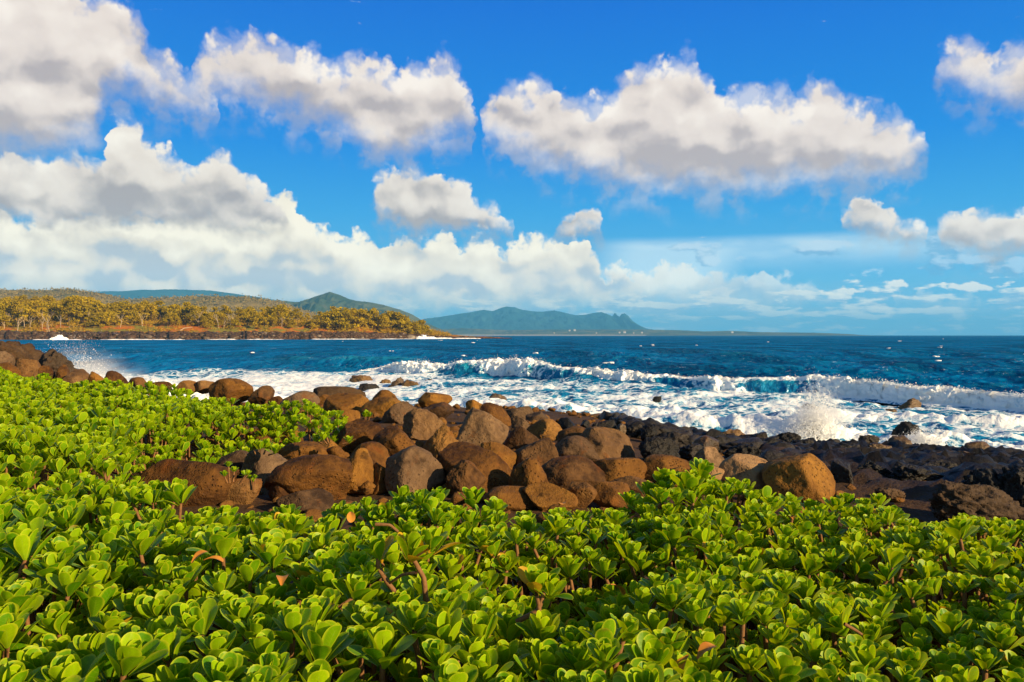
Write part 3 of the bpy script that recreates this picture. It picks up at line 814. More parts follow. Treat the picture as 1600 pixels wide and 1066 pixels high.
GB = 'brown boulders heaped along the shore'
GL = 'black lava rocks at the edge of the sea'
GW = 'rocks standing in the surf'
GO = 'rocks of the outcrop on the left'
BOULDERS = [
 # left rim behind the shrubs
 (200, 589, 227, 609, 'first small knobbly brown rock right of the pair with a rounded top, above the shrubs'),
 (232, 596, 264, 611, 'low flat brown rock barely showing over the shrubs, left of two domed ones'),
 (276, 594, 308, 611, 'left one of two small domed brown rocks over the far edge of the shrubs'),
 (304, 594, 334, 611, 'right one of two small domed brown rocks over the far edge of the shrubs'),
 (329, 591, 390, 624, 'broad brown boulder with a rounded hump, largest on the rim behind the shrubs'),
 (391, 602, 426, 628, 'small notched brown rock with a knob on its left, on the rim behind the shrubs'),
 (420, 618, 446, 634, 'small dark rock in the gap between the notched rock and the dome beside it'),
 (440, 611, 496, 640, 'smooth brown dome of a boulder touching the tip of the shrub bed'),
 (486, 603, 572, 628, 'wide dark grey rock lying flat against the white water'),
 (494, 616, 524, 634, 'small orange boulder wedged in front of the wide dark flat rock'),
 (508, 615, 577, 652, 'smooth brown boulder with a peaked top, right of the small orange one'),
 (583, 609, 624, 632, 'rounded boulder with an orange crown standing up against the surf'),
 (568, 620, 634, 656, 'wide brown boulder below the orange crowned one, shaded on the right'),
 (599, 627, 651, 668, 'dark pitted egg shaped boulder in the upper left of the heap'),
 (656, 613, 703, 636, 'golden capped boulder topmost at the middle of the heap'),
 (651, 628, 707, 660, 'dark boulder directly under the golden capped topmost one'),
 (633, 638, 695, 688, 'grey brown boulder with a bright sloping face, left of the pitted honeycomb rock'),
 (518, 640, 558, 692, 'tall sunlit tan slab standing at the right tip of the shrub bed'),
 (525, 655, 599, 706, 'large brown boulder with its lower half in deep shadow, right of the tan slab'),
 (585, 666, 656, 716, 'smooth round golden boulder with a vertical groove down its middle'),
 (661, 662, 716, 716, 'rough honeycombed boulder full of pits in the middle of the heap'),
 (388, 669, 468, 710, 'long dark brown boulder resting against the right side of the shrub bed'),
 (440, 690, 509, 724, 'low rounded brown boulder behind the biggest golden one'),
 (482, 686, 528, 714, 'small golden dome squeezed behind the low rounded boulder'),
 (507, 696, 540, 722, 'small dark purple brown boulder right of the small golden dome'),
 (549, 690, 608, 738, 'round brown boulder half hidden behind an upright one with a shadow on its side'),
 (527, 700, 587, 764, 'upright brown boulder right of the biggest golden boulder'),
 (569, 724, 615, 764, 'small brown boulder at the foot of the big grey angular one'),
 (607, 697, 690, 768, 'big grey brown angular boulder with a sunlit right shoulder'),
 (429, 710, 546, 776, 'biggest smooth golden boulder at the left front of the heap'),
 (378, 700, 454, 757, 'pyramid shaped orange brown boulder left of the biggest golden one'),
 (344, 703, 399, 742, 'dark brown boulder behind the left side of the pyramid shaped one'),
 (230, 717, 369, 784, 'long low brown boulder stretched along the front left edge of the heap'),
 (228, 712, 284, 737, 'flat tan slab half buried in the shrubs at the left end of the heap'),
 (322, 744, 409, 782, 'low reddish brown boulder with a tuft of leaves at its left front'),
 (421, 752, 451, 778, 'small round brown stone at the left foot of the biggest golden boulder'),
 (438, 764, 516, 796, 'dark flat rock just above the front leaves under the biggest golden boulder'),
 (646, 690, 666, 710, 'small lumpy stone left of the honeycombed boulder'),
 (710, 636, 790, 704, 'large boulder with a glowing orange crown and a dark shaded base, upper middle'),
 (729, 624, 754, 644, 'small rounded brown rock on the skyline of the heap'),
 (751, 629, 798, 672, 'tilted brown boulder on the skyline right of the small rounded one'),
 (783, 635, 834, 658, 'ragged dark grey rock on the seaward side of the heap'),
 (821, 643, 860, 662, 'low grey rock where the heap meets the foam'),
 (798, 650, 834, 678, 'small orange boulder between the tilted boulder and the ragged grey rock'),
 (826, 654, 876, 688, 'rounded orange brown boulder at the seaward right of the heap'),
 (789, 666, 842, 700, 'boulder with a sunlit top between two shaded ones, right of the orange crowned one'),
 (803, 683, 868, 732, 'dark purple brown boulder with a lit right edge in the centre right of the heap'),
 (872, 665, 938, 712, 'long rounded brown boulder behind the smooth bean shaped one'),
 (865, 680, 936, 722, 'smooth bean shaped boulder with a pale highlight at its right end'),
 (902, 667, 989, 720, 'long boulder slanting down to the right, seaward of the heap'),
 (754, 691, 808, 734, 'smooth golden dome behind the great angular boulder'),
 (687, 694, 802, 764, 'great angular boulder with a slanting ridge at the front middle'),
 (701, 717, 756, 772, 'deeply pitted orange block leaning at the front of the great angular boulder'),
 (798, 715, 856, 773, 'tall egg shaped boulder with a curved shadow across its top'),
 (845, 712, 944, 762, 'rough brown boulder with a blunt peak on its left, right of the tall egg'),
 (909, 714, 1007, 757, 'wide coarse grained boulder right of the blunt peaked one'),
 (821, 755, 898, 792, 'low rough boulder just over the leaves, middle of the front row'),
 (884, 753, 930, 786, 'small dark wedge right of the low rough front boulder'),
 (924, 753, 988, 786, 'small low rounded boulder in front of the wide coarse grained one'),
 (944, 743, 1022, 776, 'low dark reddish boulder behind the tallest leafy sprig'),
 (761, 760, 844, 790, 'low smooth brown rock half hidden by leaves at the front middle'),
 (997, 711, 1086, 756, 'long smooth boulder with a lit top behind the tall leafy sprig'),
 (1034, 728, 1087, 760, 'dark boulder in the shadow of the long smooth one'),
 (1071, 697, 1146, 745, 'palest boulder, grey on the left and bright gold on the right'),
 (1089, 722, 1132, 762, 'dark rock at the shaded foot of the palest boulder'),
 (1129, 711, 1213, 765, 'brown boulder with a rusty hollow between the palest and the roundest boulder'),
 (1199, 710, 1301, 776, 'large round brown boulder at the right end of the front row'),
 (1139, 740, 1192, 764, 'small smooth grey stone under the boulder with the rusty hollow'),
]
DROW = [850, 800, 770, 740, 716, 700, 685, 668, 655, 640, 632, 620, 605]      # foot of a stone in the photograph -> metres from the eye
DDIST = [6.2, 7.0, 8.0, 9.1, 10.3, 11.4, 12.8, 15.0, 17.0, 19.0, 20.5, 21.5, 22.5]
for i, (a, b, c_, d_, lab) in enumerate(BOULDERS):
    pale = 'palest' in lab
    sm_ = (c_ - a) < 50
    kw = dict(cuts=8 + i % 5)
    if 'smooth' in lab or 'round' in lab or 'dome' in lab or 'egg' in lab: kw = dict(cuts=5 + i % 3, rough=0.7)
    if 'angular' in lab or 'block' in lab: kw = dict(cuts=14, rough=1.0)
    kw['two'] = 2 if 'rough' in kw and kw['rough'] == 0.7 else 1
    if 'dark' in lab or 'low' in lab: kw['two'] = 0
    if 'biggest smooth golden' in lab: kw = dict(cuts=6, rough=0.9, two=0)
    if 'honeycomb' in lab or 'pitted' in lab or 'ragged' in lab: kw = dict(cuts=7, rough=2.0, two=1)
    if 'slant' in lab or 'tilted' in lab: kw['tilt'] = -0.5
    if 'great angular' in lab: kw['tilt'] = -0.45
    # the heap is piled up: its upper stones lie on others
    x_m = (a + c_) / 2
    lift = 0.0
    if 480 < x_m < 900 and b < 690: lift = 0.35
    elif 200 < x_m < 480 and b < 640: lift = 0.35
    kw['depth'] = float(np.interp(d_, DROW[::-1], DDIST[::-1]))
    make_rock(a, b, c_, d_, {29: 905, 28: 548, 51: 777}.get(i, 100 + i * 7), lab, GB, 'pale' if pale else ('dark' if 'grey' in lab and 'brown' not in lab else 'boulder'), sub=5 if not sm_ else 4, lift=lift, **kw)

LAVA = [
 (870, 652, 904, 674, 'rounded black rock at the seaward foot of the brown heap'),
 (906, 656, 922, 667, 'tiny black rock beside the rounded black one in the foam'),
 (923, 660, 938, 671, 'tiny brown rock between two black ones at the foam edge'),
 (930, 655, 964, 678, 'black rock with a rounded back in a row by the foam'),
 (959, 661, 979, 680, 'small golden brown rock right of the row of black ones'),
 (976, 662, 1005, 680, 'low grey brown rock left of the black pointed stone'),
 (1000, 661, 1028, 688, 'black pointed stone standing upright at the water'),
 (1034, 669, 1047, 679, 'lone pebble sized black rock in the shallow pool right of the pointed stone'),
 (1063, 666, 1092, 681, 'small dark brown rock with a flat top right of the shallow pool'),
 (1038, 674, 1088, 694, 'flat grey lava ledge below the flat topped small rock'),
 (1080, 680, 1124, 706, 'dark rounded lava lump left of the long golden ledge'),
 (1114, 670, 1172, 690, 'long golden brown ledge at the foam edge, middle of the lava shelf'),
 (1174, 674, 1200, 698, 'smooth black egg shaped rock at the foam edge'),
 (1190, 682, 1216, 704, 'round dark brown rock touching the black egg shaped one'),
 (1210, 675, 1250, 700, 'black wedge rock leaning left under the splash'),
 (1234, 685, 1270, 710, 'dark rock below the splash with a grey side'),
 (1210, 688, 1240, 714, 'black lump between the wedge rock and the grey shelf'),
 (1128, 694, 1194, 720, 'long grey shelf of lava behind the palest boulder'),
 (1186, 702, 1236, 734, 'dark grey lava lump behind the large round boulder'),
 (998, 682, 1064, 720, 'rough black mass of lava seaward of the long smooth boulder'),
 (1060, 692, 1116, 716, 'black jagged lava between the rough mass and the grey shelf'),
 (1340, 679, 1372, 696, 'grey wedge rock left of the wet shiny one'),
 (1346, 692, 1394, 714, 'flat golden lava slab below the grey wedge rock'),
 (1263, 690, 1356, 722, 'wide dark lava slab with a jagged top below the splash'),
 (1362, 704, 1440, 726, 'low lava ledge with rusty edges in the middle right'),
 (1436, 697, 1457, 711, 'small rounded golden rock in a line of three by the foam'),
 (1453, 697, 1482, 709, 'low flat rock right of the small rounded golden one'),
 (1446, 706, 1494, 726, 'brown lava lump left of the big golden ledge'),
 (1506, 689, 1552, 714, 'dark rounded boulder on top of the big golden ledge at the right'),
 (1484, 704, 1568, 736, 'big golden brown ledge jutting out at the right'),
 (1298, 718, 1336, 756, 'square black block right of the large round boulder'),
 (1330, 719, 1393, 750, 'black lava lump with a rusty face beside the square block'),
 (1386, 722, 1484, 760, 'broad grey black lava mound in the middle of the shelf'),
 (1436, 718, 1516, 744, 'dark lava ledge behind the broad mound'),
 (1488, 728, 1584, 792, 'great black lava slab sloping down near the right edge'),
 (1550, 728, 1650, 800, 'rugged grey lava block with a lit side at the right edge'),
 (1450, 751, 1610, 822, 'long reddish brown slab behind the leaves at the lower right'),
 (1364, 762, 1416, 782, 'flat brown stone just over the leaves left of the long reddish slab'),
 (1550, 802, 1625, 826, 'low brown rock at the lower right edge behind the leaves'),
 (1560, 716, 1640, 738, 'black ledge meeting the foam at the right edge'),
]
for i, (a, b, c_, d_, lab) in enumerate(LAVA):
    g = 'golden' in lab
    br = 'reddish' in lab or 'flat brown' in lab or 'low brown' in lab
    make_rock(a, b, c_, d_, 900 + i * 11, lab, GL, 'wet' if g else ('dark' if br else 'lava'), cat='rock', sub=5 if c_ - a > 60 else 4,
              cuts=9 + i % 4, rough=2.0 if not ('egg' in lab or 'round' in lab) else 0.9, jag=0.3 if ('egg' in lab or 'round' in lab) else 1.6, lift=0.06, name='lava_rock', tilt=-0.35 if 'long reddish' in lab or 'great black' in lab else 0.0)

SURF = [
 (1243, 663, 1289, 688, 'wet black rock being struck by the spray', 'lava'),
 (1385, 658, 1447, 692, 'shiny wet rock with water streaming off it', 'lava'),
 (1368, 680, 1429, 709, 'dark rock in front of the streaming wet one', 'wet'),
 (1403, 622, 1440, 635, 'golden brown block in the surf just before the breaking wave at the right', 'wet'),
 (1375, 638, 1405, 650, 'low mossy brown rock in the surf below the golden block', 'wet'),
 (1403, 643, 1424, 651, 'small flat rock touching the low mossy one on its right', 'wet'),
 (1320, 652, 1340, 662, 'small dark red rock just right of the splash', 'wet'),
 (1254, 630, 1280, 639, 'low dark rock behind the splash', 'lava'),
 (1363, 616, 1396, 624, 'black sliver of rock at the foot of the wave at the right', 'lava'),
 (1056, 602, 1076, 610, 'black rock at the foot of the wave, left end of a row of three', 'lava'),
 (1084, 604, 1103, 610, 'smallest black rock at the foot of the wave, middle of a row of three', 'lava'),
 (1111, 598, 1136, 610, 'tallest black rock at the foot of the wave, right end of a row of three', 'lava'),
 (1019, 619, 1034, 625, 'small dark rock alone in the foam below the wave', 'lava'),
 (545, 586, 583, 598, 'pale brown rock with a flat top in the foam, left of the cluster', 'wet'),
 (559, 599, 594, 608, 'low grey rock in the foam below the pale flat topped one', 'lava'),
 (591, 592, 612, 603, 'leftmost brown rock of the cluster in the foam', 'wet'),
 (606, 589, 634, 606, 'tallest brown rock of the cluster in the foam', 'wet'),
 (628, 593, 662, 607, 'long brown rock right of the tallest one in the cluster', 'wet'),
 (656, 592, 686, 605, 'rightmost brown rock of the cluster in the foam', 'wet'),
 (763, 614, 793, 624, 'brown rock alone in the foam right above the heap of boulders', 'wet'),
]
for i, (a, b, c_, d_, lab, mt) in enumerate(SURF):
    make_rock(a, b, c_, d_, 2000 + i * 13, lab, GW, mt, cat='rock', sub=4, cuts=8, rough=2.0, jag=1.3, bury=0.9, name='sea_rock', dk=0.7)

OUT = [
 (-60, 532, 78, 592, 30.5, 'big flat topped dark rock of the outcrop at the left edge', 'dark'),
 (40, 544, 122, 596, 30.0, 'steep dark grey rock sloping down to the splash at the left', 'dark'),
 (-40, 545, 22, 584, 29.0, 'reddish brown rock at the left edge below the flat topped one', 'boulder'),
 (20, 560, 62, 588, 28.5, 'pointed brown rock leaning on the foot of the outcrop', 'boulder'),
 (58, 571, 86, 590, 27.5, 'small orange rock just above the shrubs at the left', 'boulder'),
 (-30, 566, 30, 590, 27.5, 'low brown rock above the shrubs at the left edge', 'boulder'),
 (100, 577, 140, 600, 26.5, 'brown rock at the tip of the outcrop beside the splash', 'boulder'),
 (84, 570, 112, 596, 27.5, 'dark brown rock wedged under the steep grey slope', 'boulder'),
 (139, 580, 162, 600, 25.0, 'small square rock left of the rounded top pair above the shrubs', 'boulder'),
 (159, 579, 199, 606, 24.0, 'smooth rounded brown rock on the rim right of the small square one', 'boulder'),
]
for i, (a, b, c_, d_, dd, lab, mt) in enumerate(OUT):
    make_rock(a, b, c_, d_ + 12, 3000 + i * 17, lab, GO, mt, cat='rock', sub=5, cuts=9, rough=1.6 if mt == 'dark' else 1.0, jag=1.2 if mt == 'dark' else 0.2, depth=dd, name='outcrop_rock')

# ------------------------------------------------------------------ loose rubble between the boulders: uncountable
def rubble(name, n, seed, test, size, mat, label, lift):
    r = np.random.default_rng(seed)
    protos = [rock_shape(seed + k, 2, 7, 1.5, 1.0) for k in range(10)]
    parts = []
    while len(parts) < n:
        d = r.uniform(6, 27); px = r.uniform(150, 2000); x = (px - 800) / F * d
        if not test(x, d, px): continue
        V, Fc = protos[r.integers(10)]
        s = min(math.exp(r.normal(math.log(size), 0.4)), size * 1.7)
        a = r.uniform(0, 6.28); ca, sa = math.cos(a), math.sin(a)
        V = V * s * np.array([1.0, r.uniform(.6, 1), r.uniform(.5, .8)])
        V = np.stack([V[:, 0] * ca - V[:, 1] * sa, V[:, 0] * sa + V[:, 1] * ca, V[:, 2]], 1)
        parts.append((V + np.array([x, d, float(G(x, d)) + lift * r.random() + s * .15]), Fc, None))
    V, Fc, _ = joinmeshes(parts)
    tag(link(name, mesh_np(name, V, Fc, mat=M[mat])), label, 'rubble', kind='stuff')
def s_of(x, y): return float(shore(x)) - y
rubble('boulder_rubble', 900, 77, lambda x, d, px: 1.2 < s_of(x, d) and d > 5.0 and (x < 4.2 or s_of(x, d) > 10.5) and px > 230, 0.075, 'boulder', 'loose brown stones filling the gaps between the boulders', 0.05)
rubble('lava_rubble', 3800, 78, lambda x, d, px: -0.3 < s_of(x, d) < 12 and x > 2.2, 0.165, 'lava', 'broken black lava covering the shelf at the water edge', 0.08)
rubble('tide_line_rubble', 420, 79, lambda x, d, px: -0.6 < s_of(x, d) < 5.5 and x > 2.0, 0.13, 'wet', 'rusty wet stones scattered over the black lava', 0.08)

# still pools left on the lava shelf
m, nt, o = material('pool_water')
principled(nt, o, (0.16, 0.25, 0.34), 0.06, 0.6, nt.bump(nt.noise(worldpos(nt), 9.0, 3), 0.1, 0.02))
M['pool'] = m
def pool(px, py, rx, ry, label, seed):
    d = hit(px, py, 0.0); a = np.linspace(0, 2 * math.pi, 41)[:-1]
    rr = 1 + 0.25 * fbm(np.stack([np.cos(a) * 1.3, np.sin(a) * 1.3, a * 0 + seed], 1), 3)
    V = [(0, 0, .03)] + [(rx * q * math.cos(t), ry * q * math.sin(t), .03) for t, q in zip(a, rr)] + [(rx * q * math.cos(t) * .9, ry * q * math.sin(t) * .9, -.35) for t, q in zip(a, rr)]
    n = 40; Fc = []
    for k in range(n):
        Fc.append((0, 1 + k, 1 + (k + 1) % n))
    q2 = [(1 + k, 1 + n + k, 1 + n + (k + 1) % n, 1 + (k + 1) % n) for k in range(n)]
    me = mesh_np('rock_pool', np.array(V), [np.array(Fc), np.array(q2)], mat=M['pool'])
    tag(link('rock_pool', me, loc=((px - 800) / F * d, d, float(G((px - 800) / F * d, d)) + 0.17)), label, kind='structure')
pool(1130, 692, 0.42, 0.7, 'pale pool of still water between the golden ledge and the grey shelf', 1)
pool(1372, 722, 0.33, 0.8, 'narrow pale pool in the lava at the right', 2)
# ------------------------------------------------------------------ leaves of the beach shrub (spoon shaped, in rosettes)
m, nt, o = material('shrub_leaf')
lf = nt.node('ShaderNodeAttribute', attribute_name='leaf')
er, lr, lt = nt.sep(lf.outputs['Color'])
P = objcoord(nt)
base = nt.mix(lr, (0.095, 0.265, 0.001), (0.37, 0.54, 0.002))
base = nt.mix(nt.sstep(lt, 0.5, 0.0) * 0.35, base, (0.16, 0.30, 0.02))
base = nt.mix(nt.sstep(er, 0.62, 1.0) * 0.75, base, (0.55, 0.60, 0.02))
base = nt.mix(nt.sstep(er, 0.10, 0.0) * 0.30, base, (0.30, 0.42, 0.03))
vein = nt.m('ABSOLUTE', nt.m('FRACT', lt * 9.0 - er * 1.6) - 0.5)
base = nt.mix(nt.sstep(vein, 0.40, 0.5) * 0.22, base, (0.42, 0.52, 0.05))
yel = nt.m('GREATER_THAN', lr, 0.965)
base = nt.mix(yel * 0.85, base, (0.62, 0.33, 0.02))
patch = nt.noise(worldpos(nt), 0.9, 4, 0.6)
base = nt.mix(nt.sstep(patch, 0.48, 0.68) * 0.35, base, nt.vmath('MULTIPLY', base, (1.25, 1.05, 1.0)))
base = nt.mix(nt.sstep(patch, 0.46, 0.30) * 0.40, base, nt.vmath('MULTIPLY', base, (0.55, 0.78, 1.0)))
burn = nt.noise(worldpos(nt), 8.0, 3, 0.6)
base = nt.mix(nt.sstep(lt, 0.80, 1.0) * nt.sstep(burn, 0.62, 0.70) * 0.8, base, (0.30, 0.15, 0.03))
spot = nt.noise(worldpos(nt), 45.0, 3, 0.5)
base = nt.mix(nt.sstep(spot, 0.35, 0.7) * 0.3, base, nt.vmath('SCALE', base, 0.6))
pb = nt.node('ShaderNodeBsdfPrincipled')
nt.put(pb.inputs['Base Color'], base); nt.put(pb.inputs['Roughness'], 0.42); nt.put(pb.inputs['Specular IOR Level'], 0.20)
nt.put(pb.inputs['Normal'], nt.bump(nt.noise(worldpos(nt), 120.0, 2), 0.12, 0.004))
tr = nt.node('ShaderNodeBsdfTranslucent'); nt.put(tr.inputs[0], nt.vmath('MULTIPLY', base, (1.5, 1.25, 0.6)))
mx = nt.node('ShaderNodeMixShader'); mx.inputs[0].default_value = 0.40
nt.t.links.new(pb.outputs[0], mx.inputs[1]); nt.t.links.new(tr.outputs[0], mx.inputs[2])
nt.t.links.new(mx.outputs[0], o.inputs[0])
M['leaf'] = m
m, nt, o = material('woody_stem')
n1 = nt.noise(objcoord(nt), 40.0, 4)
principled(nt, o, nt.mix(n1, (0.10, 0.045, 0.016), (0.30, 0.15, 0.06)), 0.8, 0.2, nt.bump(n1, 0.5, 0.01))
M['stem'] = m
m, nt, o = material('withered_leaf')
n1 = nt.noise(objcoord(nt), 30.0, 4)
principled(nt, o, nt.mix(n1, (0.34, 0.09, 0.012), (0.62, 0.30, 0.03)), 0.6, 0.3)
M['withered'] = m

def leaf_np(L, W, elev0, curl, cup, nl, nw, twist, r):
    t = 1 - (1 - np.linspace(0, 1, nl)) ** 1.55
    e = elev0 - curl * t ** 1.6                       # elevation of the midrib along the leaf
    ds = L * np.diff(t)
    rr = np.concatenate([[0], np.cumsum(np.cos((e[:-1] + e[1:]) / 2) * ds)])
    zz = np.concatenate([[0], np.cumsum(np.sin((e[:-1] + e[1:]) / 2) * ds)])
    wp = np.where(t < 0.66, 0.20 + 0.80 * np.sin(np.clip(t / 0.66, 0, 1) * math.pi / 2) ** 1.5, np.sqrt(np.maximum(0, 1 - ((t - 0.66) / 0.345) ** 2)))
    wp = W * 0.5 * np.maximum(wp, 0.06)
    v = np.linspace(-1, 1, nw)
    # the blade: across = y, up-normal from the midrib slope
    nx, nz = -np.sin(e), np.cos(e)
    wav = 0.05 * np.sin(t * 7 + r.uniform(0, 6)) * r.uniform(0.3, 1)
    off = (cup * np.abs(v)[None, :] ** 1.7 - 0.25 * cup * np.abs(v)[None, :] ** 6) * wp[:, None] * (1.25 - 0.75 * t[:, None]) + wav[:, None] * (v[None, :] ** 3) * wp[:, None]
    Yv = v[None, :] * wp[:, None] * (1 - 0.10 * cup)
    X_ = rr[:, None] + nx[:, None] * off
    Z_ = zz[:, None] + nz[:, None] * off
    Yv = Yv + twist * Yv * 0
    edge = np.maximum(np.abs(v)[None, :] * np.ones_like(X_), sm(t, 0.86, 1.0)[:, None] * 1.0)
    return np.stack([X_.ravel(), Yv.ravel(), Z_.ravel()], 1), edge.ravel(), np.repeat(t, nw)

def rosette_np(seed, n_leaf, nl, nw, L=0.122, yellow=0.0):
    r = np.random.default_rng(seed); parts = []
    for k in range(n_leaf):
        q = (k + 0.5) / n_leaf                        # 0 = innermost
        az_ = k * 2.39996 + r.normal(0, 0.18)
        el_ = R(88 - 50 * q ** 0.9 + r.normal(0, 6))
        LL = L * (0.50 + 0.50 * q ** 0.6) * r.uniform(0.88, 1.1)
        V, ed, t = leaf_np(LL, LL * r.uniform(0.52, 0.66), el_, R(r.uniform(-16, 24)) * (0.3 + q), r.uniform(0.15, 0.6), nl, nw, 0, r)
        V = V + np.array([0.006 + 0.010 * q, 0, 0.03 - 0.045 * q])
        c_, s__ = math.cos(az_), math.sin(az_)
        V = np.stack([V[:, 0] * c_ - V[:, 1] * s__, V[:, 0] * s__ + V[:, 1] * c_, V[:, 2]], 1)
        rv = r.random() * 0.9
        if q > 0.75 and r.random() < 0.05 + yellow: rv = 0.99
        A = np.stack([ed, np.full(len(V), rv), t], 1)
        parts.append((V, grid_faces(nl, nw), A))
    return joinmeshes(parts)

def xf(V, loc, yaw, tilt_dir, tilt, s):
    c_, s__ = math.cos(yaw), math.sin(yaw)
    V = np.stack([V[:, 0] * c_ - V[:, 1] * s__, V[:, 0] * s__ + V[:, 1] * c_, V[:, 2]], 1) * s
    Mx = np.array(Matrix.Rotation(tilt, 3, Vector((-math.sin(tilt_dir), math.cos(tilt_dir), 0))))
    return V @ Mx.T + np.asarray(loc)

# ---- foreground shrub: where its top lies
BACK = [(-300, 752), (0, 752), (90, 758), (200, 752), (300, 752), (330, 775), (380, 783), (440, 766), (478, 790), (520, 772), (560, 764), (640, 762), (700, 766), (760, 774), (800, 786), (880, 782), (930, 764),
        (985, 752), (1030, 738), (1070, 728), (1110, 748), (1160, 756), (1230, 770), (1290, 762), (1340, 752), (1390, 768), (1440, 786), (1500, 778), (1545, 796), (1600, 800), (1900, 830)]
BKX = np.array([b[0] for b in BACK], float); BKY = np.array([b[1] for b in BACK], float) + 16
def back_d(px): return np.interp(px, [-300, 0, 300, 480, 640, 820, 1060, 1300, 1600, 1900], [4.9, 4.8, 4.6, 4.45, 4.5, 4.3, 4.8, 4.5, 4.1, 3.9])
def fore_top(px, d):
    b = back_d(px); zb = EYE - (np.interp(px, BKX, BKY) - HZ) / F * b
    zn = 2.06
    t = sm(d, b - 1.3, b)
    return zn * (1 - t) + zb * t
def dip(x, d):                                        # hollows in the canopy
    v = 0.10 * fbm2(x, d, 1.1, 4.0, octaves=3) + 0.05 * fbm2(x, d, 2.9, 8.0, octaves=2)
    v = v - 0.20 * np.exp(-((x - 0.02) / 0.55) ** 2 - ((d - 3.25) / 0.30) ** 2)
    v = v - 0.12 * np.exp(-((x - 0.1) / 0.28) ** 2 - ((d - 2.72) / 0.18) ** 2)
    return v

cand = []
r = np.random.default_rng(99)
def poisson(n_try, rmin, gen, seedpts=()):
    cell = {}; out_ = []
    for _ in range(n_try):
        x, y, extra = gen()
        if x is None: continue
        rm = rmin * extra
        k = (int(math.floor(x / 0.2)), int(math.floor(y / 0.2))); ok = True
        for i in (-1, 0, 1):
            for j in (-1, 0, 1):
                for (qx, qy, qe) in cell.get((k[0] + i, k[1] + j), ()):
                    if (qx - x) ** 2 + (qy - y) ** 2 < (0.5 * (rm + rmin * qe)) ** 2: ok = False; break
        if ok:
            cell.setdefault(k, []).append((x, y, extra)); out_.append((x, y, extra))
    return out_
def scale_at(x, d):                                   # bigger leaves on the left, smaller ones on the right
    px = 800 + F * x / d
    return float(np.interp(px, [0, 500, 900, 1600], [1.06, 0.90, 0.79, 0.69]))
def gen_fore():
    d = r.uniform(1.15, 5.0); px = r.uniform(-260, 1960); x = (px - 800) / F * d
    if r.random() > d / 5.0: return None, None, 0
    if d > back_d(px) - 0.02: return None, None, 0
    return x, d, scale_at(x, d) * r.uniform(0.78, 1.2)
top_pts = poisson(52000, 0.134, gen_fore)
low_pts = poisson(33000, 0.128, gen_fore)
FP = [rosette_np(500 + k, 12 + (k * 5) % 7, 10, 7) for k in range(14)]
fp_me = [mesh_np('leaf_rosette', V, Fc, {'leaf': A}, mat=M['leaf']) for V, Fc, A in FP]
shrub = tag(empty('beach_shrub', (0, 2.6, 1.3)), 'low spreading shrub of glossy bright green paddle leaves filling the foreground', 'shrub', 'bright green beach shrubs')
rows = []
for (x, d, e), low in [(q, 0) for q in top_pts] + [(q, 1) for q in low_pts]:
    px = 800 + F * x / d
    z = float(fore_top(px, d)) + float(dip(np.array([x]), np.array([d]))[0]) - (0.13 if low else 0) + r.normal(0, 0.018) - 0.055 * e
    rows.append((x, d, z, e, low))
rows.sort(key=lambda q: (q[4], q[1] / q[3] + (0 if 60 < 800 + F * q[0] / q[1] < 1540 and q[1] > 1.75 else 9)))
stuffparts = []
for i, (x, d, z, e, low) in enumerate(rows):
    k = r.integers(len(FP)); yaw = r.uniform(0, 6.28); td = r.uniform(0, 6.28); ti = abs(r.normal(0, 0.24))
    s = e * 1.0
    if i < 100:
        o = link('leaf_rosette', fp_me[k], parent=shrub, loc=Vector((x, d, z)) - shrub.location, scale=(s, s, s))
        o.rotation_euler = (Matrix.Rotation(ti, 3, Vector((-math.sin(td), math.cos(td), 0))) @ Matrix.Rotation(yaw, 3, 'Z')).to_euler()
    else:
        V, Fc, A = FP[k]
        stuffparts.append((xf(V, (x, d - 2.6, z - 1.3), yaw, td, ti, s), Fc, A))
V, Fc, A = joinmeshes(stuffparts)
fol = link('foliage', mesh_np('foliage', V, Fc, {'leaf': A}, mat=M['leaf']), parent=shrub); fol['kind'] = 'stuff'
# short twigs under the rosettes, joined into the shrub's woody frame
parts = []
for (x, d, z, e, low) in rows:
    if low and r.random() < 0.6: continue
    bx_, by_ = x + r.normal(0, .12), d + r.normal(0, .12)
    pts = [(bx_, by_, 1.42), ((x + bx_) / 2 + r.normal(0, .03), (d + by_) / 2 + r.normal(0, .03), (z + 1.42) / 2), (x, d, z)]
    V, Fq = tube(pts, (0.012, 0.010, 0.008), 5); parts.append((V - np.array([0, 2.6, 1.3]), Fq, None))
V, Fq, _ = joinmeshes(parts)
link('twigs', mesh_np('twigs', V, Fq, mat=M['stem']), parent=shrub)['kind'] = 'stuff'

# ---- standing sprigs with bare woody stems in the gaps of the canopy
def stem_part(pxy, rad, name='bare_stem'):
    pts = np.array([at(px, py, d) for px, py, d in pxy]) - np.array([0, 2.6, 1.3])
    q, _ = resample(pts, 14)
    q = q + 0.006 * np.stack([perlin(q * 9), perlin(q * 9 + 4), perlin(q * 9 + 9)], 1)
    V, Fq = tube(q, np.linspace(rad, rad * 0.75, len(q)), 8)
    return link(name, mesh_np(name, V, Fq, mat=M['stem']), parent=shrub)
def sprig(px, py, d, s, k, yel=False):
    p = at(px, py, d)
    V, Fc, A = rosette_np(800 + k, 13, 10, 7, yellow=0.5 if yel else 0.0)
    o = link('leaf_rosette', mesh_np('leaf_rosette', V, Fc, {'leaf': A}, mat=M['leaf']), parent=shrub, loc=Vector(p) - shrub.location, scale=(s, s, s), rot=(0.25, 0.1, k * 1.3))
    if yel: o['label'] = 'rosette with drooping yellow leaves on a bare stem'
stem_part([(668, 945, 2.75), (662, 905, 2.74), (648, 880, 2.72), (640, 868, 2.7)], .010)
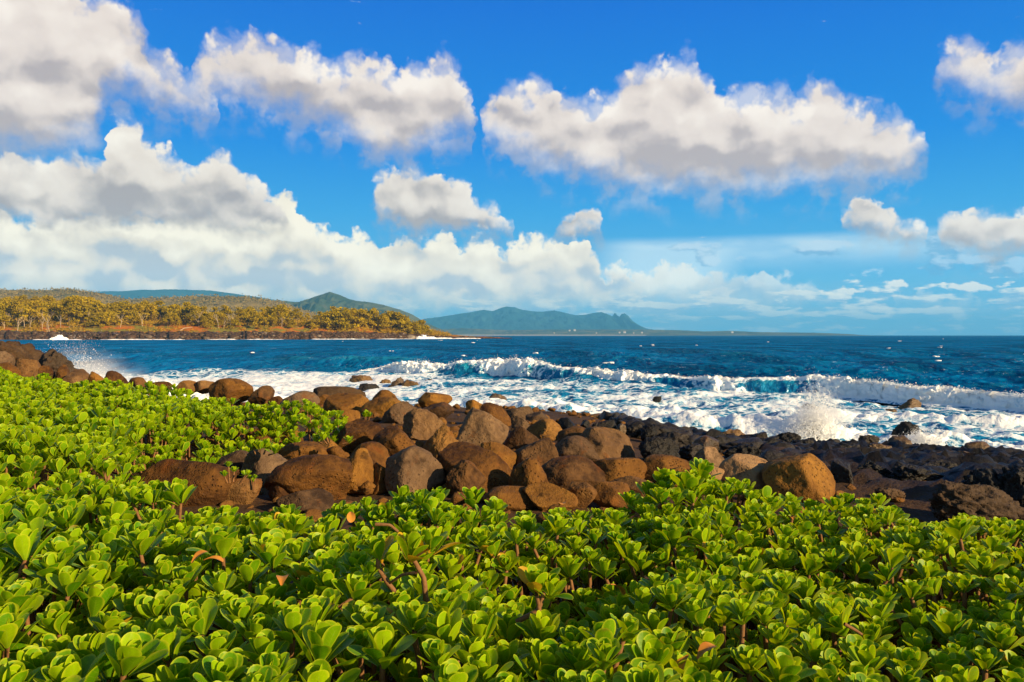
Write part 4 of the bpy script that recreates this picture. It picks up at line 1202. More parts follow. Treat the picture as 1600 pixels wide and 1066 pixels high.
stem_part([(622, 934, 2.8), (604, 910, 2.8), (590, 884, 2.8), (592, 862, 2.8)], .010)
stem_part([(650, 895, 2.72), (628, 897, 2.76), (606, 912, 2.8)], .006)
stem_part([(530, 950, 2.7), (552, 934, 2.72), (585, 926, 2.76)], .008)
stem_part([(586, 818, 3.6), (610, 820, 3.6), (622, 830, 3.62)], .008)
stem_part([(808, 972, 2.5), (824, 962, 2.5), (842, 952, 2.5), (850, 925, 2.5)], .009)
stem_part([(841, 968, 2.5), (842, 945, 2.5), (838, 930, 2.5)], .008)
stem_part([(690, 985, 2.5), (704, 978, 2.5), (722, 972, 2.5)], .009)
stem_part([(1318, 974, 2.55), (1336, 985, 2.55), (1346, 992, 2.55)], .006)
sprig(640, 872, 2.7, 0.85, 1, True); sprig(672, 862, 2.72, 0.85, 2, True); sprig(592, 872, 2.8, 0.75, 3)
sprig(842, 922, 2.5, 0.72, 4, True); sprig(860, 930, 2.5, 0.62, 5); sprig(575, 905, 2.8, 0.6, 6)
for k, (px, py, d) in enumerate([(1094, 748, 4.75), (1075, 772, 4.5), (1046, 762, 4.7)]): sprig(px, py, d, 1.15, 20 + k)
for k, (px, py, d) in enumerate([(318, 876, 3.0), (1312, 826, 3.9), (955, 914, 2.9), (1076, 1024, 2.3), (1090, 1030, 2.3), (440, 915, 2.8), (524, 890, 2.9), (1240, 812, 4.0), (548, 800, 4.0), (875, 790, 4.2), (300, 880, 3.0)]):
    rr_ = np.random.default_rng(k)
    V, ed, t = leaf_np(0.075, 0.045, R(rr_.uniform(-40, 50)), R(60), 0.5, 9, 7, 0, rr_)
    o = link('withered_leaf', mesh_np('withered_leaf', V, grid_faces(9, 7), {'leaf': np.stack([ed, ed * 0, t], 1)}, mat=M['withered']), parent=shrub, loc=Vector(at(px, py, d - 0.02)) - shrub.location, rot=(0, 0, rr_.uniform(0, 6.28)))
    o['label'] = 'withered orange leaf'

# ---- the shrub bed on the left, farther off
BED = [(-300, 556, 4.7), (0, 573, 4.7), (100, 588, 4.75), (150, 597, 4.9), (195, 603, 6.2), (232, 604, 768), (270, 604, 740), (300, 605, 733), (345, 612, 718), (395, 619, 706), (430, 624, 708), (470, 628, 706),
       (500, 634, 702), (525, 640, 698), (542, 648, 692)]                       # column, far edge row, near edge (distance or row)
bed_px = np.array([b[0] for b in BED], float); bed_far = np.array([b[1] for b in BED], float) + np.interp(bed_px, [0, 100, 400, 470], [7, 10, 8, 0])
bed_near = np.array([b[2] if b[2] < 100 else hit(b[0], b[2], 0.10) for b in BED])
def bed_z(px, d):
    """height of the leaf canopy, or None outside the bed"""
    yf = np.interp(px, bed_px, bed_far); dn = float(np.interp(px, bed_px, bed_near))
    z = 1.95; df = dn
    for _ in range(4):
        df = (EYE - z) * F / (yf - HZ); z = 1.95 + 0.022 * max(0.0, df - 8.5)
    df = max(df, dn + 1.1); zf = EYE - (yf - HZ) / F * df
    if d < dn or d > df: return None
    zn = 1.95 if px < 180 else float(G((px - 800) / F * dn, dn)) + 0.12
    return zn + (zf - zn) * float(sm((d - dn) / min(1.5, (df - dn) * 0.8), 0, 1))
def gen_mid():
    d = r.uniform(4.6, 21.0); px = r.uniform(-140, 540); x = (px - 800) / F * d
    if r.random() > d / 21.0 or bed_z(px, d) is None: return None, None, 0
    if fbm(np.array([[x * .9, d * .9, 3.0]]), 3)[0] > 0.78: return None, None, 0      # bare patches
    return x, d, r.uniform(0.7, 1.3)
mid_pts = poisson(70000, 0.112, gen_mid)
MP = [rosette_np(700 + k, 10 + k % 4, 6, 3) for k in range(10)]
parts = []; tw = []
xs = np.array([q[0] for q in mid_pts]); ds_ = np.array([q[1] for q in mid_pts])
und = 0.17 * fbm2(xs, ds_, 0.55, 2.0, octaves=3) + 0.05 * fbm2(xs, ds_, 2.0, 5.0, octaves=2)
for (x, d, e), u in zip(mid_pts, und):
    zc = bed_z(800 + F * x / d, d)
    u = u * min(1.0, max(0.25, (zc - 1.4) / 0.5))
    for low in range(0, 3):
        if low and r.random() < 0.45: continue
        V, Fc, A = MP[r.integers(len(MP))]
        zz_ = zc + u - 0.05 - 0.10 * low + r.normal(0, .025)
        parts.append((xf(V, (x + low * r.normal(0, .05), d + low * r.normal(0, .05), zz_), r.uniform(0, 6.28), r.uniform(0, 6.28), abs(r.normal(0, .28)), e * 0.92), Fc, A))
    if r.random() < 0.3:
        V, Fq = tube([(x + r.normal(0, .1), d + r.normal(0, .1), 1.3), (x, d, zc + u - 0.05)], (0.012, 0.008), 4); tw.append((V, Fq, None))
bed = tag(empty('beach_shrub', (-6, 11, 1.4)), 'shrub bed of smaller bright green leaves on the left, below the rim of rocks', 'shrub', 'bright green beach shrubs')
V, Fc, A = joinmeshes(parts)
link('foliage', mesh_np('foliage', V - np.array([-6, 11, 1.4]), Fc, {'leaf': A}, mat=M['leaf']), parent=bed)['kind'] = 'stuff'
V, Fq, _ = joinmeshes(tw)
link('twigs', mesh_np('twigs', V - np.array([-6, 11, 1.4]), Fq, mat=M['stem']), parent=bed)['kind'] = 'stuff'
# sprigs and tufts growing out of the heap
def tuft(px, py, d, n, spread, s, label, seed):
    rr_ = np.random.default_rng(seed); p = at(px, py, d); ps = []; st = []
    for k in range(n):
        off = np.array([rr_.normal(0, spread), rr_.normal(0, spread * .5), rr_.normal(0, spread * .3)])
        V, Fc, A = MP[rr_.integers(len(MP))]
        ps.append((xf(V, off, rr_.uniform(0, 6), rr_.uniform(0, 6), abs(rr_.normal(0, .3)), s), Fc, A))
        V, Fq = tube([(off[0] * .6, off[1] * .6, -.07), tuple(off)], (.009, .006), 4); st.append((V, Fq, None))
    t_ = tag(empty('leafy_tuft', p), label, 'shrub', 'small tufts growing among the boulders')
    V, Fc, A = joinmeshes(ps); link('leaves', mesh_np('leaves', V, Fc, {'leaf': A}, mat=M['leaf']), parent=t_)
    V, Fq, _ = joinmeshes(st); link('stems', mesh_np('stems', V, Fq, mat=M['stem']), parent=t_)
tuft(572, 652, 15.0, 5, .12, 0.85, 'small green tuft growing between two dark boulders right of the shrub bed tip', 1)
tuft(405, 700, 8.4, 5, .09, 0.9, 'small green tuft against the long dark boulder at the side of the shrub bed', 2)
tuft(362, 741, 6.6, 5, .07, 0.42, 'tiny yellowish tuft on the low reddish boulder at the front left', 3)
tuft(396, 752, 6.3, 3, .04, 0.3, 'tiniest green sprout at the foot of the pyramid shaped boulder', 4)
tuft(520, 684, 9.5, 5, .12, 0.8, 'yellow green tuft at the foot of the tall tan slab', 5)
# ------------------------------------------------------------------ headland across the bay
HB = [(-420, 470), (-200, 490), (0, 520), (150, 532), (300, 545), (450, 570), (560, 600), (640, 640), (690, 680), (735, 705), (800, 730)]
hb_x = np.array([(p - 800) / F * d for p, d in HB]); hb_y = np.array([d for p, d in HB], float)
hb_p = np.array([p for p, d in HB], float)
TOPZ = [(-420, 34), (-200, 36), (0, 33), (100, 34), (180, 27), (250, 22), (340, 20), (450, 18), (560, 17), (620, 14), (660, 9), (690, 4.5), (735, 1.6), (770, 0.4), (800, -1)]
def headland_z(px, q):
    """q metres inland of the waterline"""
    px = np.asarray(px, float); q = np.asarray(q, float)
    tz = np.interp(px, [t[0] for t in TOPZ], [t[1] for t in TOPZ])
    e_ = np.interp(q, [-12, 0, 3, 9, 26, 50, 90, 170, 260, 330], [-0.35, -0.02, 0.16, 0.30, 0.36, 0.52, 0.62, 0.95, 1.0, 0.9])
    cliff = np.minimum(tz, 16.0)
    low = np.interp(q, [-12, 0, 2.5, 8, 22, 42, 80, 330], [-2, -0.2, 2.2, 4.4, 5.8, 10.2, 13.0, 15.0]) * np.clip(tz / 16.0, -0.1, 1.0)
    return np.maximum(low, 0) * 1.0 + np.minimum(low, 0) + np.clip(tz - 15, 0, 50) * sm(q, 70, 210)
def head_xy(px, q):
    d = np.interp(px, hb_p, hb_y) + q                  # inland along the line of sight
    x = (np.asarray(px) - 800) / F * d
    return x, d
hp = np.linspace(-420, 800, 620); hq = np.concatenate([np.linspace(-12, 30, 44), np.linspace(32, 330, 70)])
PX, Q = np.meshgrid(hp, hq)
wobq = 5.0 * fbm2(PX * 0.05, PX * 0, 1.0, 2.0, octaves=4)
X, Y = head_xy(PX, Q); Y = Y + wobq * sm(Q, 60, 0)
z = headland_z(PX, Q)
z = z * (1 + sm(Q, 30, 8) * sm(Q, 0, 3) * 0.35 * fbm2(PX * 0.045, Q * 0, 1.0, 5.0, octaves=4))
cl = sm(Q, 0, 4) * sm(Q, 18, 8)
z = z + 0.9 * cl * fbm2(X, Y, 0.22, 3.0, octaves=5, ridged=True) + 0.8 * sm(Q, 12, 40) * fbm2(X, Y, 0.05, 1.0, octaves=4) - 0.4 * cl
lavah = sm(Q + 3.2 * fbm2(X, Y, 0.09, 7.0, octaves=4), 13.5, 9.5)
lavah = np.maximum(lavah, sm(PX, 610, 670) * sm(Q, 60, 25))
m, nt, o = material('headland_soil')
P = worldpos(nt); lv = nt.attr('lava')
n1 = nt.noise(P, 0.12, 6, 0.6); n2 = nt.noise(P, 0.6, 5, 0.6); n3 = nt.noise(P, 0.05, 4, 0.55)
red = nt.mix(n2, (0.36, 0.090, 0.010), (0.56, 0.19, 0.025))
grass = nt.mix(n2, (0.14, 0.13, 0.015), (0.30, 0.24, 0.04))
c = nt.mix(nt.sstep(n1 + (n3 - 0.5) * 0.8, 0.42, 0.58), red, grass)
lavc = nt.mix(nt.sstep(n2, 0.35, 0.7), (0.025, 0.015, 0.011), (0.14, 0.08, 0.045))
c = nt.mix(nt.sstep(lv + (n2 - 0.5) * 0.7, 0.35, 0.65), c, lavc)
principled(nt, o, c, 0.95, 0.1, nt.bump(n1 + n2, 0.6, 1.0))
me = mesh_np('headland', np.stack([X.ravel(), Y.ravel(), z.ravel()], 1), grid_faces(len(hq), len(hp)), {'lava': lavah.ravel()}, mat=m)
tag(link('headland', me), 'low headland with orange earth above a dark lava shore', kind='structure')

# surf along the foot of the headland, as real lumps of foam
r = np.random.default_rng(4); parts = []
for k in range(330):
    px = r.uniform(60, 745)
    if fbm(np.array([[px * 0.018, 0.3, 2.2]]), 3)[0] < -0.12 and px < 640: continue
    x, d = head_xy(px, r.uniform(-5, 0.5)); s = r.uniform(1.0, 2.8)
    V, Fc = ico(2); V = V * (1 + 0.35 * fbm(V * 1.6 + k, 3))[:, None] * np.array([s * 2.0, s, 0.20 + 0.28 * r.random() ** 2 * (1.6 if px > 640 else 1)]) + np.array([x, d, 0])
    parts.append((V, Fc, None))
for px, s, hgt in ((92, 2.6, 3.0), (84, 2.4, 1.5), (100, 2.5, 1.6), (655, 4, 1.8), (662, 2.6, 3.2), (672, 5, 1.6), (690, 8, .9), (720, 8, .6)):
    x, d = head_xy(px, -4); V, Fc = ico(4); V = V * (1 + 0.45 * fbm(V * 2.4 + px, 4))[:, None] * np.array([s, 2, hgt]) + np.array([x, d, 0]); parts.append((V, Fc, None))
V, Fc, _ = joinmeshes(parts)
tag(link('shore_surf', mesh_np('shore_surf', V, Fc, mat=M['spray'])), 'white surf along the foot of the headland', 'surf', kind='stuff')

# boulders scattered on the lava margin of the headland
parts = []; pr = [rock_shape(60 + k, 2, 6, 1.5) for k in range(6)]
for k in range(900):
    px = r.uniform(-60, 760); q = r.uniform(-2, 12) if px < 650 else r.uniform(-3, 30); x, d = head_xy(px, q); s = math.exp(r.normal(math.log(0.8), .5))
    V, Fc = pr[k % 6]; parts.append((V * s * np.array([1.2, 1, .8]) + np.array([x, d, float(headland_z(px, q)) + 0.2]), Fc, None))
V, Fc, _ = joinmeshes(parts)
tag(link('shore_rubble', mesh_np('shore_rubble', V, Fc, mat=M['wet'])), 'dark broken rocks lining the foot of the headland', 'rubble', kind='stuff')

# ------------------------------------------------------------------ trees of the headland
def foliage_material(name, a, b):
    m, nt, o = material(name)
    oi = nt.node('ShaderNodeObjectInfo'); rnd = E(nt, oi.outputs['Random'])
    n = nt.noise(worldpos(nt), 0.9, 4, 0.6)
    c = nt.mix((nt.sstep(n, 0.3, 0.7) * 0.7 + rnd * 0.4).clamp(), a, b)
    d_ = nt.node('ShaderNodeBsdfDiffuse'); nt.put(d_.inputs[0], c)
    t_ = nt.node('ShaderNodeBsdfTranslucent'); nt.put(t_.inputs[0], c)
    x_ = nt.node('ShaderNodeMixShader'); x_.inputs[0].default_value = 0.25
    nt.t.links.new(d_.outputs[0], x_.inputs[1]); nt.t.links.new(t_.outputs[0], x_.inputs[2]); nt.t.links.new(x_.outputs[0], o.inputs[0])
    return m
M['tree'] = foliage_material('tree_foliage', (0.14, 0.115, 0.005), (0.56, 0.39, 0.012))
M['scrub'] = foliage_material('scrub_foliage', (0.20, 0.14, 0.012), (0.52, 0.32, 0.03))
m, nt, o = material('tree_bark'); principled(nt, o, nt.mix(nt.noise(objcoord(nt), 3.0, 4), (0.05, 0.03, 0.018), (0.12, 0.075, 0.045)), 0.9, 0.1); M['bark'] = m
m, nt, o = material('bleached_wood'); principled(nt, o, nt.mix(nt.noise(objcoord(nt), 3.0, 4), (0.30, 0.22, 0.14), (0.52, 0.42, 0.30)), 0.9, 0.1); M['bleached'] = m

def leafcards(cent, size, r):
    """many small bent leaf sprays round the given points"""
    n = len(cent)
    d1 = r.normal(size=(n, 3)); d1 /= np.linalg.norm(d1, axis=1)[:, None]; d1[:, 2] *= 0.8
    d2 = np.cross(d1, r.normal(size=(n, 3))); d2 /= np.linalg.norm(d2, axis=1)[:, None] + 1e-9
    s = (size * r.uniform(0.6, 1.4, n))[:, None]
    q = np.stack([cent - d1 * s, cent + d2 * s * .55, cent + d1 * s, cent - d2 * s * .55], 1)
    return q.reshape(-1, 3), np.arange(4 * n).reshape(-1, 4)
def make_tree(seed, H, Wd, trunk_frac, clumps, cards, lean):
    r = np.random.default_rng(seed)
    th_ = H * trunk_frac
    tp = [(0, 0, -0.8), (lean * .2 * H, 0, th_ * .5), (lean * .6 * H, r.normal(0, .3), th_), (lean * H, r.normal(0, .4), H * 0.85)]
    parts = [tube(tp, (0.30, 0.24, 0.18, 0.05), 6) + (None,)]
    cl = []
    for k in range(clumps):
        a = r.uniform(0, 6.28); f = r.random(); zz = th_ * 0.8 + (H - th_ * 0.8) * f
        wid = Wd * 0.5 * (1.0 - 0.75 * f ** 1.6) * r.uniform(0.3, 1.0)
        p = np.array([lean * zz + wid * math.cos(a), wid * math.sin(a), zz]); cl.append(p)
        st = np.array([lean * zz * .8, 0, max(th_ * .6, zz - 0.35 * wid - 1.0)])
        parts.append(tube([st, (st + p) / 2 + r.normal(0, .2, 3), p], (0.10, 0.07, 0.03), 4) + (None,))
    tv, tf, _ = joinmeshes(parts)
    cs = []
    for p in cl:
        n = cards // clumps; rr_ = Wd * r.uniform(0.13, 0.22)
        o_ = r.normal(size=(n, 3)); o_ /= np.linalg.norm(o_, axis=1)[:, None]; o_ *= (r.random(n) ** 0.5)[:, None] * rr_
        o_[:, 2] *= 0.62; cs.append(p + o_)
    cv, cf = leafcards(np.concatenate(cs), Wd * 0.042, r)
    return mesh_np('trunk', tv, tf, mat=M['bark']), mesh_np('crown', cv, cf, smooth=False, mat=M['tree'])
TP = {'umbrella': [make_tree(10 + k, 15 + k, 12 + k, 0.5, 16, 1500, 0.04 * (k - 1)) for k in range(4)],
      'bushy': [make_tree(30 + k, 11, 11 + k, 0.25, 18, 1500, 0.05 * (k - 1)) for k in range(4)],
      'scrubby': [make_tree(50 + k, 6.5, 9 + k, 0.12, 14, 1100, 0.03 * (k - 1)) for k in range(3)]}
GT = 'trees along the headland'
def place_tree(kind, px, q, hgt, label, r):
    tm, cm = TP[kind][r.integers(len(TP[kind]))]
    h0 = max(v.co.z for v in cm.vertices) if 'h' not in cm else cm['h']
    cm['h'] = h0
    s = hgt / h0; x, d = head_xy(px, q)
    nm = {'umbrella': 'flat_crowned_tree', 'bushy': 'bushy_tree', 'scrubby': 'scrubby_tree'}[kind]
    t_ = tag(empty(nm, (x, d, float(headland_z(px, q)) - 0.2)), label, 'tree', GT)
    t_.rotation_euler = (0, 0, r.uniform(0, 6.28)); sx_ = s * r.uniform(0.85, 1.2); t_.scale = (sx_, sx_, s)
    link('trunk', tm, parent=t_); link('crown', cm, parent=t_)
r = np.random.default_rng(12)
TOPS = [(-40, 470), (0, 458), (30, 466), (60, 462), (75, 452), (90, 456), (110, 455), (130, 462), (170, 466), (200, 470), (240, 468), (275, 474), (300, 467), (330, 478), (370, 476), (400, 474), (440, 474), (470, 484), (500, 486),
        (515, 478), (540, 474), (560, 478), (590, 479), (620, 486), (650, 494), (668, 503)]
def tree_h(px, q, frac):
    py = np.interp(px, [t[0] for t in TOPS], [t[1] for t in TOPS])
    x, d = head_xy(px, q)
    ztop = EYE + (HZ - py) / F * d
    return float(np.clip((ztop - float(headland_z(px, q))) * frac, 3.5, 21))
zones = [('leftmost stretch of the headland', -30, 110), ('left middle of the headland', 110, 300), ('right middle of the headland', 300, 505), ('tip of the headland', 505, 672)]
for zn, a, b in zones:
    n = int((b - a) / 5.2)
    for i in range(n):
        px = a + (b - a) * (i + r.random()) / n
        q = r.uniform(32, 120); fr = r.uniform(0.72, 1.04) * (0.6 if q < 48 else 1)
        if zn.startswith('tip'):
            q = r.uniform(26, 110) * np.interp(px, [505, 672], [1, .5]); kind = 'scrubby' if px > 610 or r.random() < .35 else 'bushy'
            fr = r.uniform(.5, 1.0)
        elif zn.startswith('leftmost'): kind = ('bushy', 'scrubby', 'umbrella')[r.integers(3)]; fr = r.uniform(.45, .95)
        else: kind = ('umbrella', 'bushy', 'bushy', 'scrubby')[r.integers(4)]
        lab = {'umbrella': 'olive tree with a flat spreading crown on the ', 'bushy': 'olive tree with a dense bushy crown on the ', 'scrubby': 'low golden green tree bushy to the ground, '}[kind] + zn
        place_tree(kind, px, q, tree_h(px, q, fr), lab, r)

for i in range(62):                                    # the wooded rise at the back, on the left
    px = -40 + 330 * r.random() ** 1.15; q = r.uniform(125, 245)
    place_tree('scrubby' if r.random() < .75 else 'bushy', px, q, r.uniform(4.5, 8.5) * (1.0 if px < 200 else 1.25), 'small tree on the wooded rise behind the left part of the headland', r)

def bare_tree(seed, H):
    r = np.random.default_rng(seed); parts = []
    def br(p, dr, L, rad, lev):
        e_ = p + dr * L; m_ = (p + e_) / 2 + r.normal(0, .06 * L, 3)
        parts.append(tube([p, m_, e_], (rad, rad * .8, rad * .55), 5 if lev < 2 else 4) + (None,))
        if lev < 3:
            for k in range(3):
                nd = dr + r.normal(0, .48, 3); nd[2] = abs(nd[2]) * .8 + .25; nd /= np.linalg.norm(nd)
                br(p + (e_ - p) * r.uniform(.45, 1.0), nd, L * r.uniform(.5, .75), rad * .55, lev + 1)
    br(np.array([0, 0, -.5]), np.array([r.normal(0, .12), 0, 1.0]), H * .45, .24, 0)
    V, Fq, _ = joinmeshes(parts)
    return mesh_np('bare_tree', V, Fq, mat=M['bleached'])
BT = [bare_tree(70 + k, 13) for k in range(5)]
for i, (px, q, H) in enumerate([(6, 45, 15), (16, 60, 14), (27, 38, 15), (38, 55, 16), (47, 40, 14), (55, 62, 17), (66, 45, 14), (74, 30, 13), (77, 34, 17), (95, 45, 14), (20, 90, 15), (60, 100, 16), (105, 70, 13),
                                (188, 55, 12), (222, 60, 14), (310, 60, 17), (342, 55, 15), (350, 50, 14), (360, 52, 14), (364, 58, 13), (140, 70, 14), (440, 60, 12), (-12, 50, 14)]):
    q = q * .62; x, d = head_xy(px, q)
    zone = 'leftmost stretch of' if px < 110 else ('left middle of' if px < 300 else 'right middle of')
    o = link('bare_tree', BT[i % 5], loc=(x, d, float(headland_z(px, q)) - .2), rot=(r.normal(0, .08), r.normal(0, .12), r.uniform(0, 6.28)), scale=(H / 13,) * 3)
    tag(o, f'leafless bleached tree on the {zone} the headland', 'tree', 'bare trees on the headland')

# scrub over the slopes
def scrubmass(n, test, size, seed):
    r = np.random.default_rng(seed); cs = []
    while len(cs) < n:
        px = r.uniform(-80, 700); q = r.uniform(12, 300)
        if not test(px, q, r): continue
        x, d = head_xy(px, q); z0 = float(headland_z(px, q)); k = 26; s = size * r.uniform(.5, 1.3)
        o_ = r.normal(0, 1, (k, 3)) * np.array([s, s, s * .7]); o_[:, 2] = np.abs(o_[:, 2]) + 0.5
        cs.append(np.array([x, d, z0]) + o_)
    return leafcards(np.concatenate(cs), .5, r)
def slope_test(px, q, r):
    if q > 130: return px < 290 and r.random() < .8
    dens = 0.25 + (0.5 if px < 130 else 0) + (0.7 if px > 510 else 0) + 0.7 * sm(q, 34, 50)
    return r.random() < dens and fbm(np.array([[px * .03, q * .05, 3.0]]), 3)[0] > -0.25 + (0.2 if q < 40 and px < 500 else -.3)
cv, cf = scrubmass(5000, slope_test, 1.5, 5)
tag(link('scrub', mesh_np('scrub', cv, cf, smooth=False, mat=M['scrub'])), 'dry golden green scrub over the slopes of the headland', 'scrub', kind='stuff')
V, Fq = tube([np.array(head_xy(282, 12) + (6.4,)), np.array(head_xy(288, 13) + (8.0,)), np.array(head_xy(301, 14) + (8.6,))], (.35, .3, .15), 6)
tag(link('driftwood', mesh_np('driftwood', V, Fq, mat=M['bleached'])), 'bleached fallen trunk lying at the edge of the orange bank', 'driftwood')

# ------------------------------------------------------------------ hills and mountains inland
def hill_material(name, a, b, c_, sc):
    m, nt, o = material(name)
    P = worldpos(nt); n1 = nt.noise(P, sc, 6, 0.6); n2 = nt.noise(P, sc * 6, 5, 0.6)
    c = nt.mix(nt.sstep(n1, 0.35, 0.62), a, b)
    g = nt.node('ShaderNodeNewGeometry'); _, _, nz = nt.sep(g.outputs['True Normal'])
    c = nt.mix(nt.sstep(nz, 0.62, 0.35) * nt.sstep(n2, 0.4, 0.6), c, c_)
    principled(nt, o, nt.mix(n2 * 0.5, c, nt.vmath('SCALE', c, 0.5)), 0.95, 0.05, nt.bump(n2, 0.4, 6.0))
    return m
def hill(name, out_, d, depth, seed, mat, label, gul=0.12, base=0.0, nfreq=1.0):
    px = np.linspace(out_[0][0], out_[-1][0], 420)
    py = np.interp(px, [q[0] for q in out_], [q[1] for q in out_])
    v = np.concatenate([np.linspace(-1, 0, 60), np.linspace(0.05, 1, 16)])
    PXh, Vv = np.meshgrid(px, v)
    zt = (HZ - np.interp(PXh, [q[0] for q in out_], [q[1] for q in out_])) / F * d + EYE
    Yh = d + Vv * depth; Xh = (PXh - 800) / F * d * (1 + 0 * Vv)
    L = d / 1000.0 * 60.0 * nfreq
    rg = fbm(np.stack([(Xh / L).ravel(), (Yh / L * .35).ravel(), np.full(Xh.size, seed * 1.0)], 1), 5, ridged=True).reshape(Xh.shape)
    nz_ = fbm(np.stack([(Xh / L * 2.5).ravel(), (Yh / L * 1.5).ravel(), np.full(Xh.size, seed + 5.0)], 1), 4).reshape(Xh.shape)
    a = 1 - np.abs(Vv)
    prof = a ** 1.25
    zz = zt * prof * (1 + (gul * (rg - 0.9) * 2.0 + gul * .6 * nz_) * (a * (1 - a) * 4) ** .8 * (Vv < 0)) + base
    zz = zz + zt * 0.012 * nz_ * (a > .98)
    zz = np.where(np.abs(Vv) > .985, -20, zz)
    me = mesh_np(name, np.stack([Xh.ravel(), Yh.ravel(), zz.ravel()], 1), grid_faces(len(v), len(px)), mat=mat)
    return tag(link(name, me), label, kind='structure')
hm1 = hill_material('hill_scrub', (0.14, 0.12, 0.035), (0.26, 0.19, 0.06), (0.12, 0.07, 0.04), 0.006)
hm2 = hill_material('mountain_green', (0.04, 0.065, 0.035), (0.11, 0.12, 0.055), (0.16, 0.10, 0.06), 0.004)
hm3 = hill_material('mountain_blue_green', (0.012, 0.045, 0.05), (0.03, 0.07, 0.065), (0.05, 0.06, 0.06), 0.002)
hm4 = hill_material('coast_plain', (0.06, 0.075, 0.02), (0.16, 0.14, 0.05), (0.1, 0.08, 0.04), 0.004)
hill('hills', [(-500, 470), (-200, 452), (60, 454), (110, 452), (160, 459), (190, 466), (210, 470), (240, 466), (280, 465), (320, 463), (360, 463), (400, 466), (440, 472), (490, 490), (540, 512), (560, 524)], 2200, 700, 3, hm1, 'brown wooded rise behind the headland trees', .08, nfreq=.6)
# the woods on that rise read as one mass
HO = [(-500, 470), (-200, 452), (60, 454), (110, 452), (160, 459), (190, 466), (210, 470), (240, 466), (280, 465), (320, 463), (360, 463), (400, 466), (440, 472), (490, 490), (540, 512)]
r = np.random.default_rng(44); n = 5200
px = r.uniform(-120, 500, n); a_ = r.uniform(0.35, 1.0, n)
zt = (HZ - np.interp(px, [q[0] for q in HO], [q[1] for q in HO])) / F * 2200 + EYE
yy = 2200 - (1 - a_) * 700; cen = np.stack([(px - 800) / F * 2200, yy, zt * a_ ** 1.25 + 1.0], 1)
cl_ = (cen[:, None, :] + r.normal(0, 1, (n, 9, 3)) * np.array([5, 4, 3.2])).reshape(-1, 3)
cv, cf = leafcards(cl_, 2.6, r)
M['wood'] = foliage_material('far_wood_foliage', (0.19, 0.15, 0.04), (0.34, 0.24, 0.07))
tag(link('far_woods', mesh_np('far_woods', cv, cf, smooth=False, mat=M['wood'])), 'brownish woods covering the rise behind the headland', 'woods', kind='stuff')
hill('hills', [(-700, 458), (0, 458), (150, 456), (260, 452), (330, 454), (380, 461), (420, 467), (470, 475), (540, 491), (600, 512), (640, 524)], 9500, 2500, 9, hm3, 'long flat blue ridge under the clouds at the left', .06)
hill('hills', [(250, 524), (300, 506), (360, 482), (400, 474), (440, 470), (468, 472), (485, 466), (500, 461), (509, 458), (515, 456), (521, 458), (532, 461), (545, 467), (556, 470), (575, 472), (600, 477), (625, 484), (645, 492), (660, 501), (680, 511), (700, 519), (712, 524)],
     4500, 900, 14, hm2, 'peaked green mountain beyond the headland', .16, nfreq=.7)
hill('hills', [(590, 524), (640, 506), (665, 498), (690, 495), (720, 490), (740, 487), (757, 484), (770, 486), (784, 481), (792, 479), (804, 480), (815, 484), (835, 487), (850, 487), (866, 485), (880, 488), (900, 493), (915, 492), (928, 489), (940, 488),
               (950, 491), (957, 494), (960, 489), (962, 489), (965, 495), (968, 495), (971, 491), (976, 490), (982, 494), (986, 499), (994, 506), (1002, 511), (1020, 516), (1060, 524)],
     12000, 2200, 21, hm3, 'blue serrated mountain range with a notched pinnacle at its right end', .14, nfreq=.55)
hill('coast_plain', [(600, 518), (680, 515), (720, 513), (800, 516), (860, 515), (940, 515), (1000, 515), (1060, 516), (1100, 518), (1140, 517), (1180, 519), (1220, 519.5), (1270, 520), (1310, 521.5), (1330, 524.5)], 7500, 900, 31, hm4, 'low green coast running out to a point under the mountains', .15, nfreq=.25)
# beach along that coast
m, nt, o = material('far_sand'); principled(nt, o, nt.mix(nt.noise(worldpos(nt), .01, 3), (0.42, 0.34, 0.22), (0.55, 0.46, 0.32)), .95, .1)
xs_ = np.linspace((660 - 800) / F * 6600, (1010 - 800) / F * 6600, 80)
Vb = np.concatenate([np.stack([xs_, np.full(80, 6560.), np.full(80, -1.)], 1), np.stack([xs_, 6640 + 20 * perlin(np.stack([xs_ / 300, xs_ * 0, xs_ * 0 + 2], 1)), 4.0 + 4 * sm(xs_, 1200, 200)], 1), np.stack([xs_, np.full(80, 6760.), np.full(80, 7.)], 1)])
tag(link('beach', mesh_np('beach', Vb, grid_faces(3, 80), mat=m)), 'pale strip of sand along the far coast', kind='structure')
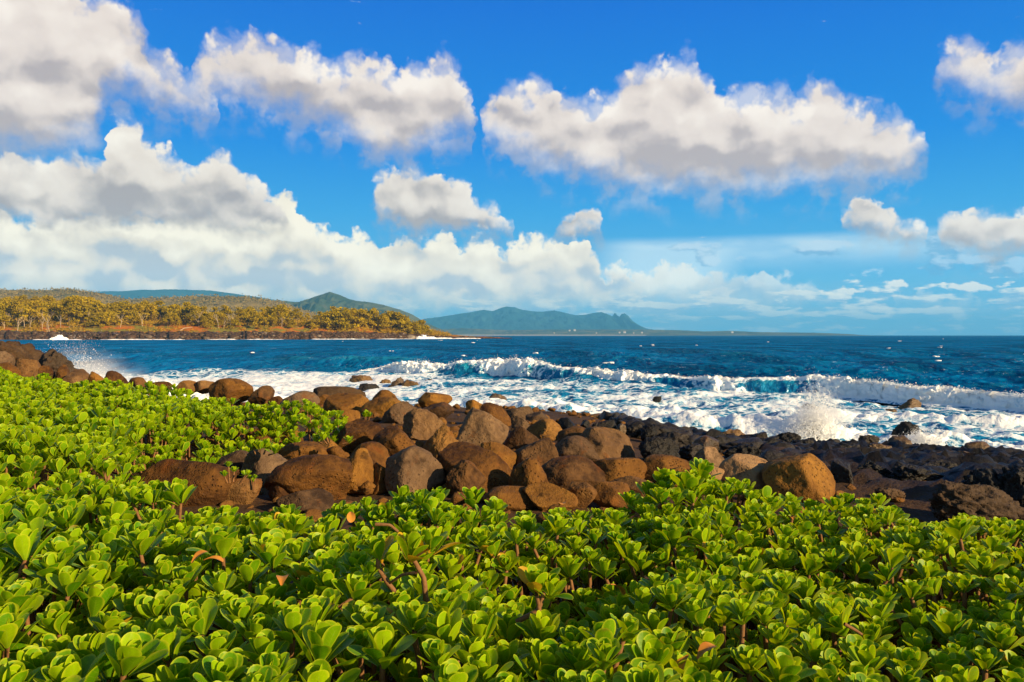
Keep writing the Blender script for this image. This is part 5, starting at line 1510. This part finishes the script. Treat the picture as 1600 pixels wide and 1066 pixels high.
# houses of the town on the far coast
m, nt, o = material('white_plaster'); principled(nt, o, nt.mix(nt.noise(objcoord(nt), .2, 3), (0.42, 0.39, 0.34), (0.62, 0.59, 0.54)), .8, .2); M['plaster'] = m
m, nt, o = material('brown_roof'); principled(nt, o, nt.mix(nt.noise(objcoord(nt), .3, 3), (0.16, 0.08, 0.05), (0.3, 0.16, 0.1)), .8, .2); M['roof'] = m
def house(px, py, d, wd, ht, label):
    p = at(px, py, d); hw, hd = wd / 2, wd * .35
    t_ = tag(empty('house', (p[0], d, p[2] - ht)), label, 'house', 'white houses on the far coast')
    V = np.array([(-hw, -hd, -6), (hw, -hd, -6), (hw, hd, -6), (-hw, hd, -6), (-hw, -hd, ht * .7), (hw, -hd, ht * .7), (hw, hd, ht * .7), (-hw, hd, ht * .7)])
    link('wall', mesh_np('wall', V, np.array([(0, 1, 5, 4), (1, 2, 6, 5), (2, 3, 7, 6), (3, 0, 4, 7)]), smooth=False, mat=M['plaster']), parent=t_)
    e_ = 1.06; z0, z1 = ht * .7, ht
    V = np.array([(-hw * e_, -hd * e_, z0), (hw * e_, -hd * e_, z0), (hw * e_, hd * e_, z0), (-hw * e_, hd * e_, z0), (-hw * e_, 0, z1), (hw * e_, 0, z1)])
    link('roof', mesh_np('roof', V, [np.array([(0, 1, 5, 4), (2, 3, 4, 5)]), np.array([(1, 2, 5), (3, 0, 4)])], smooth=False, mat=M['roof']), parent=t_)
for i, px in enumerate((866, 890, 898, 932, 968, 976, 990, 1003, 1144)):
    hi_ = px in (890, 906, 898)
    house(px, 519.2 - (i % 3) * .8 - (3.2 if hi_ else 0), 6900 if hi_ else 6650, 9 + 5 * ((i * 7) % 3), 6 + (i % 3) * 2,
          'white house higher up the slope of the far coast' if hi_ else ('white house alone far out on the low point of the coast' if px > 1100 else 'white house in the row along the far shore'))

# ------------------------------------------------------------------ haze: one even box of air round everything
bx0, bx1, by0, by1, bz0, bz1 = -26000, 26000, -4000, 31000, -30.0, 600.0
V = np.array([(x, y, z_) for z_ in (bz0, bz1) for y in (by0, by1) for x in (bx0, bx1)], float)
Fc = np.array([(0, 2, 3, 1), (4, 5, 7, 6), (0, 1, 5, 4), (2, 6, 7, 3), (0, 4, 6, 2), (1, 3, 7, 5)])
m = bpy.data.materials.new('air'); m.use_nodes = True; m.node_tree.nodes.clear(); nt = NT(m.node_tree)
o = nt.node('ShaderNodeOutputMaterial'); pv = nt.node('ShaderNodeVolumePrincipled')
nt.put(pv.inputs['Color'], (0.16, 0.60, 1.0)); pv.inputs['Density'].default_value = HAZE; pv.inputs['Anisotropy'].default_value = 0.0
nt.t.links.new(pv.outputs[0], o.inputs['Volume'])
tag(link('haze', mesh_np('haze', V, Fc, smooth=False, mat=m)), kind='stuff')
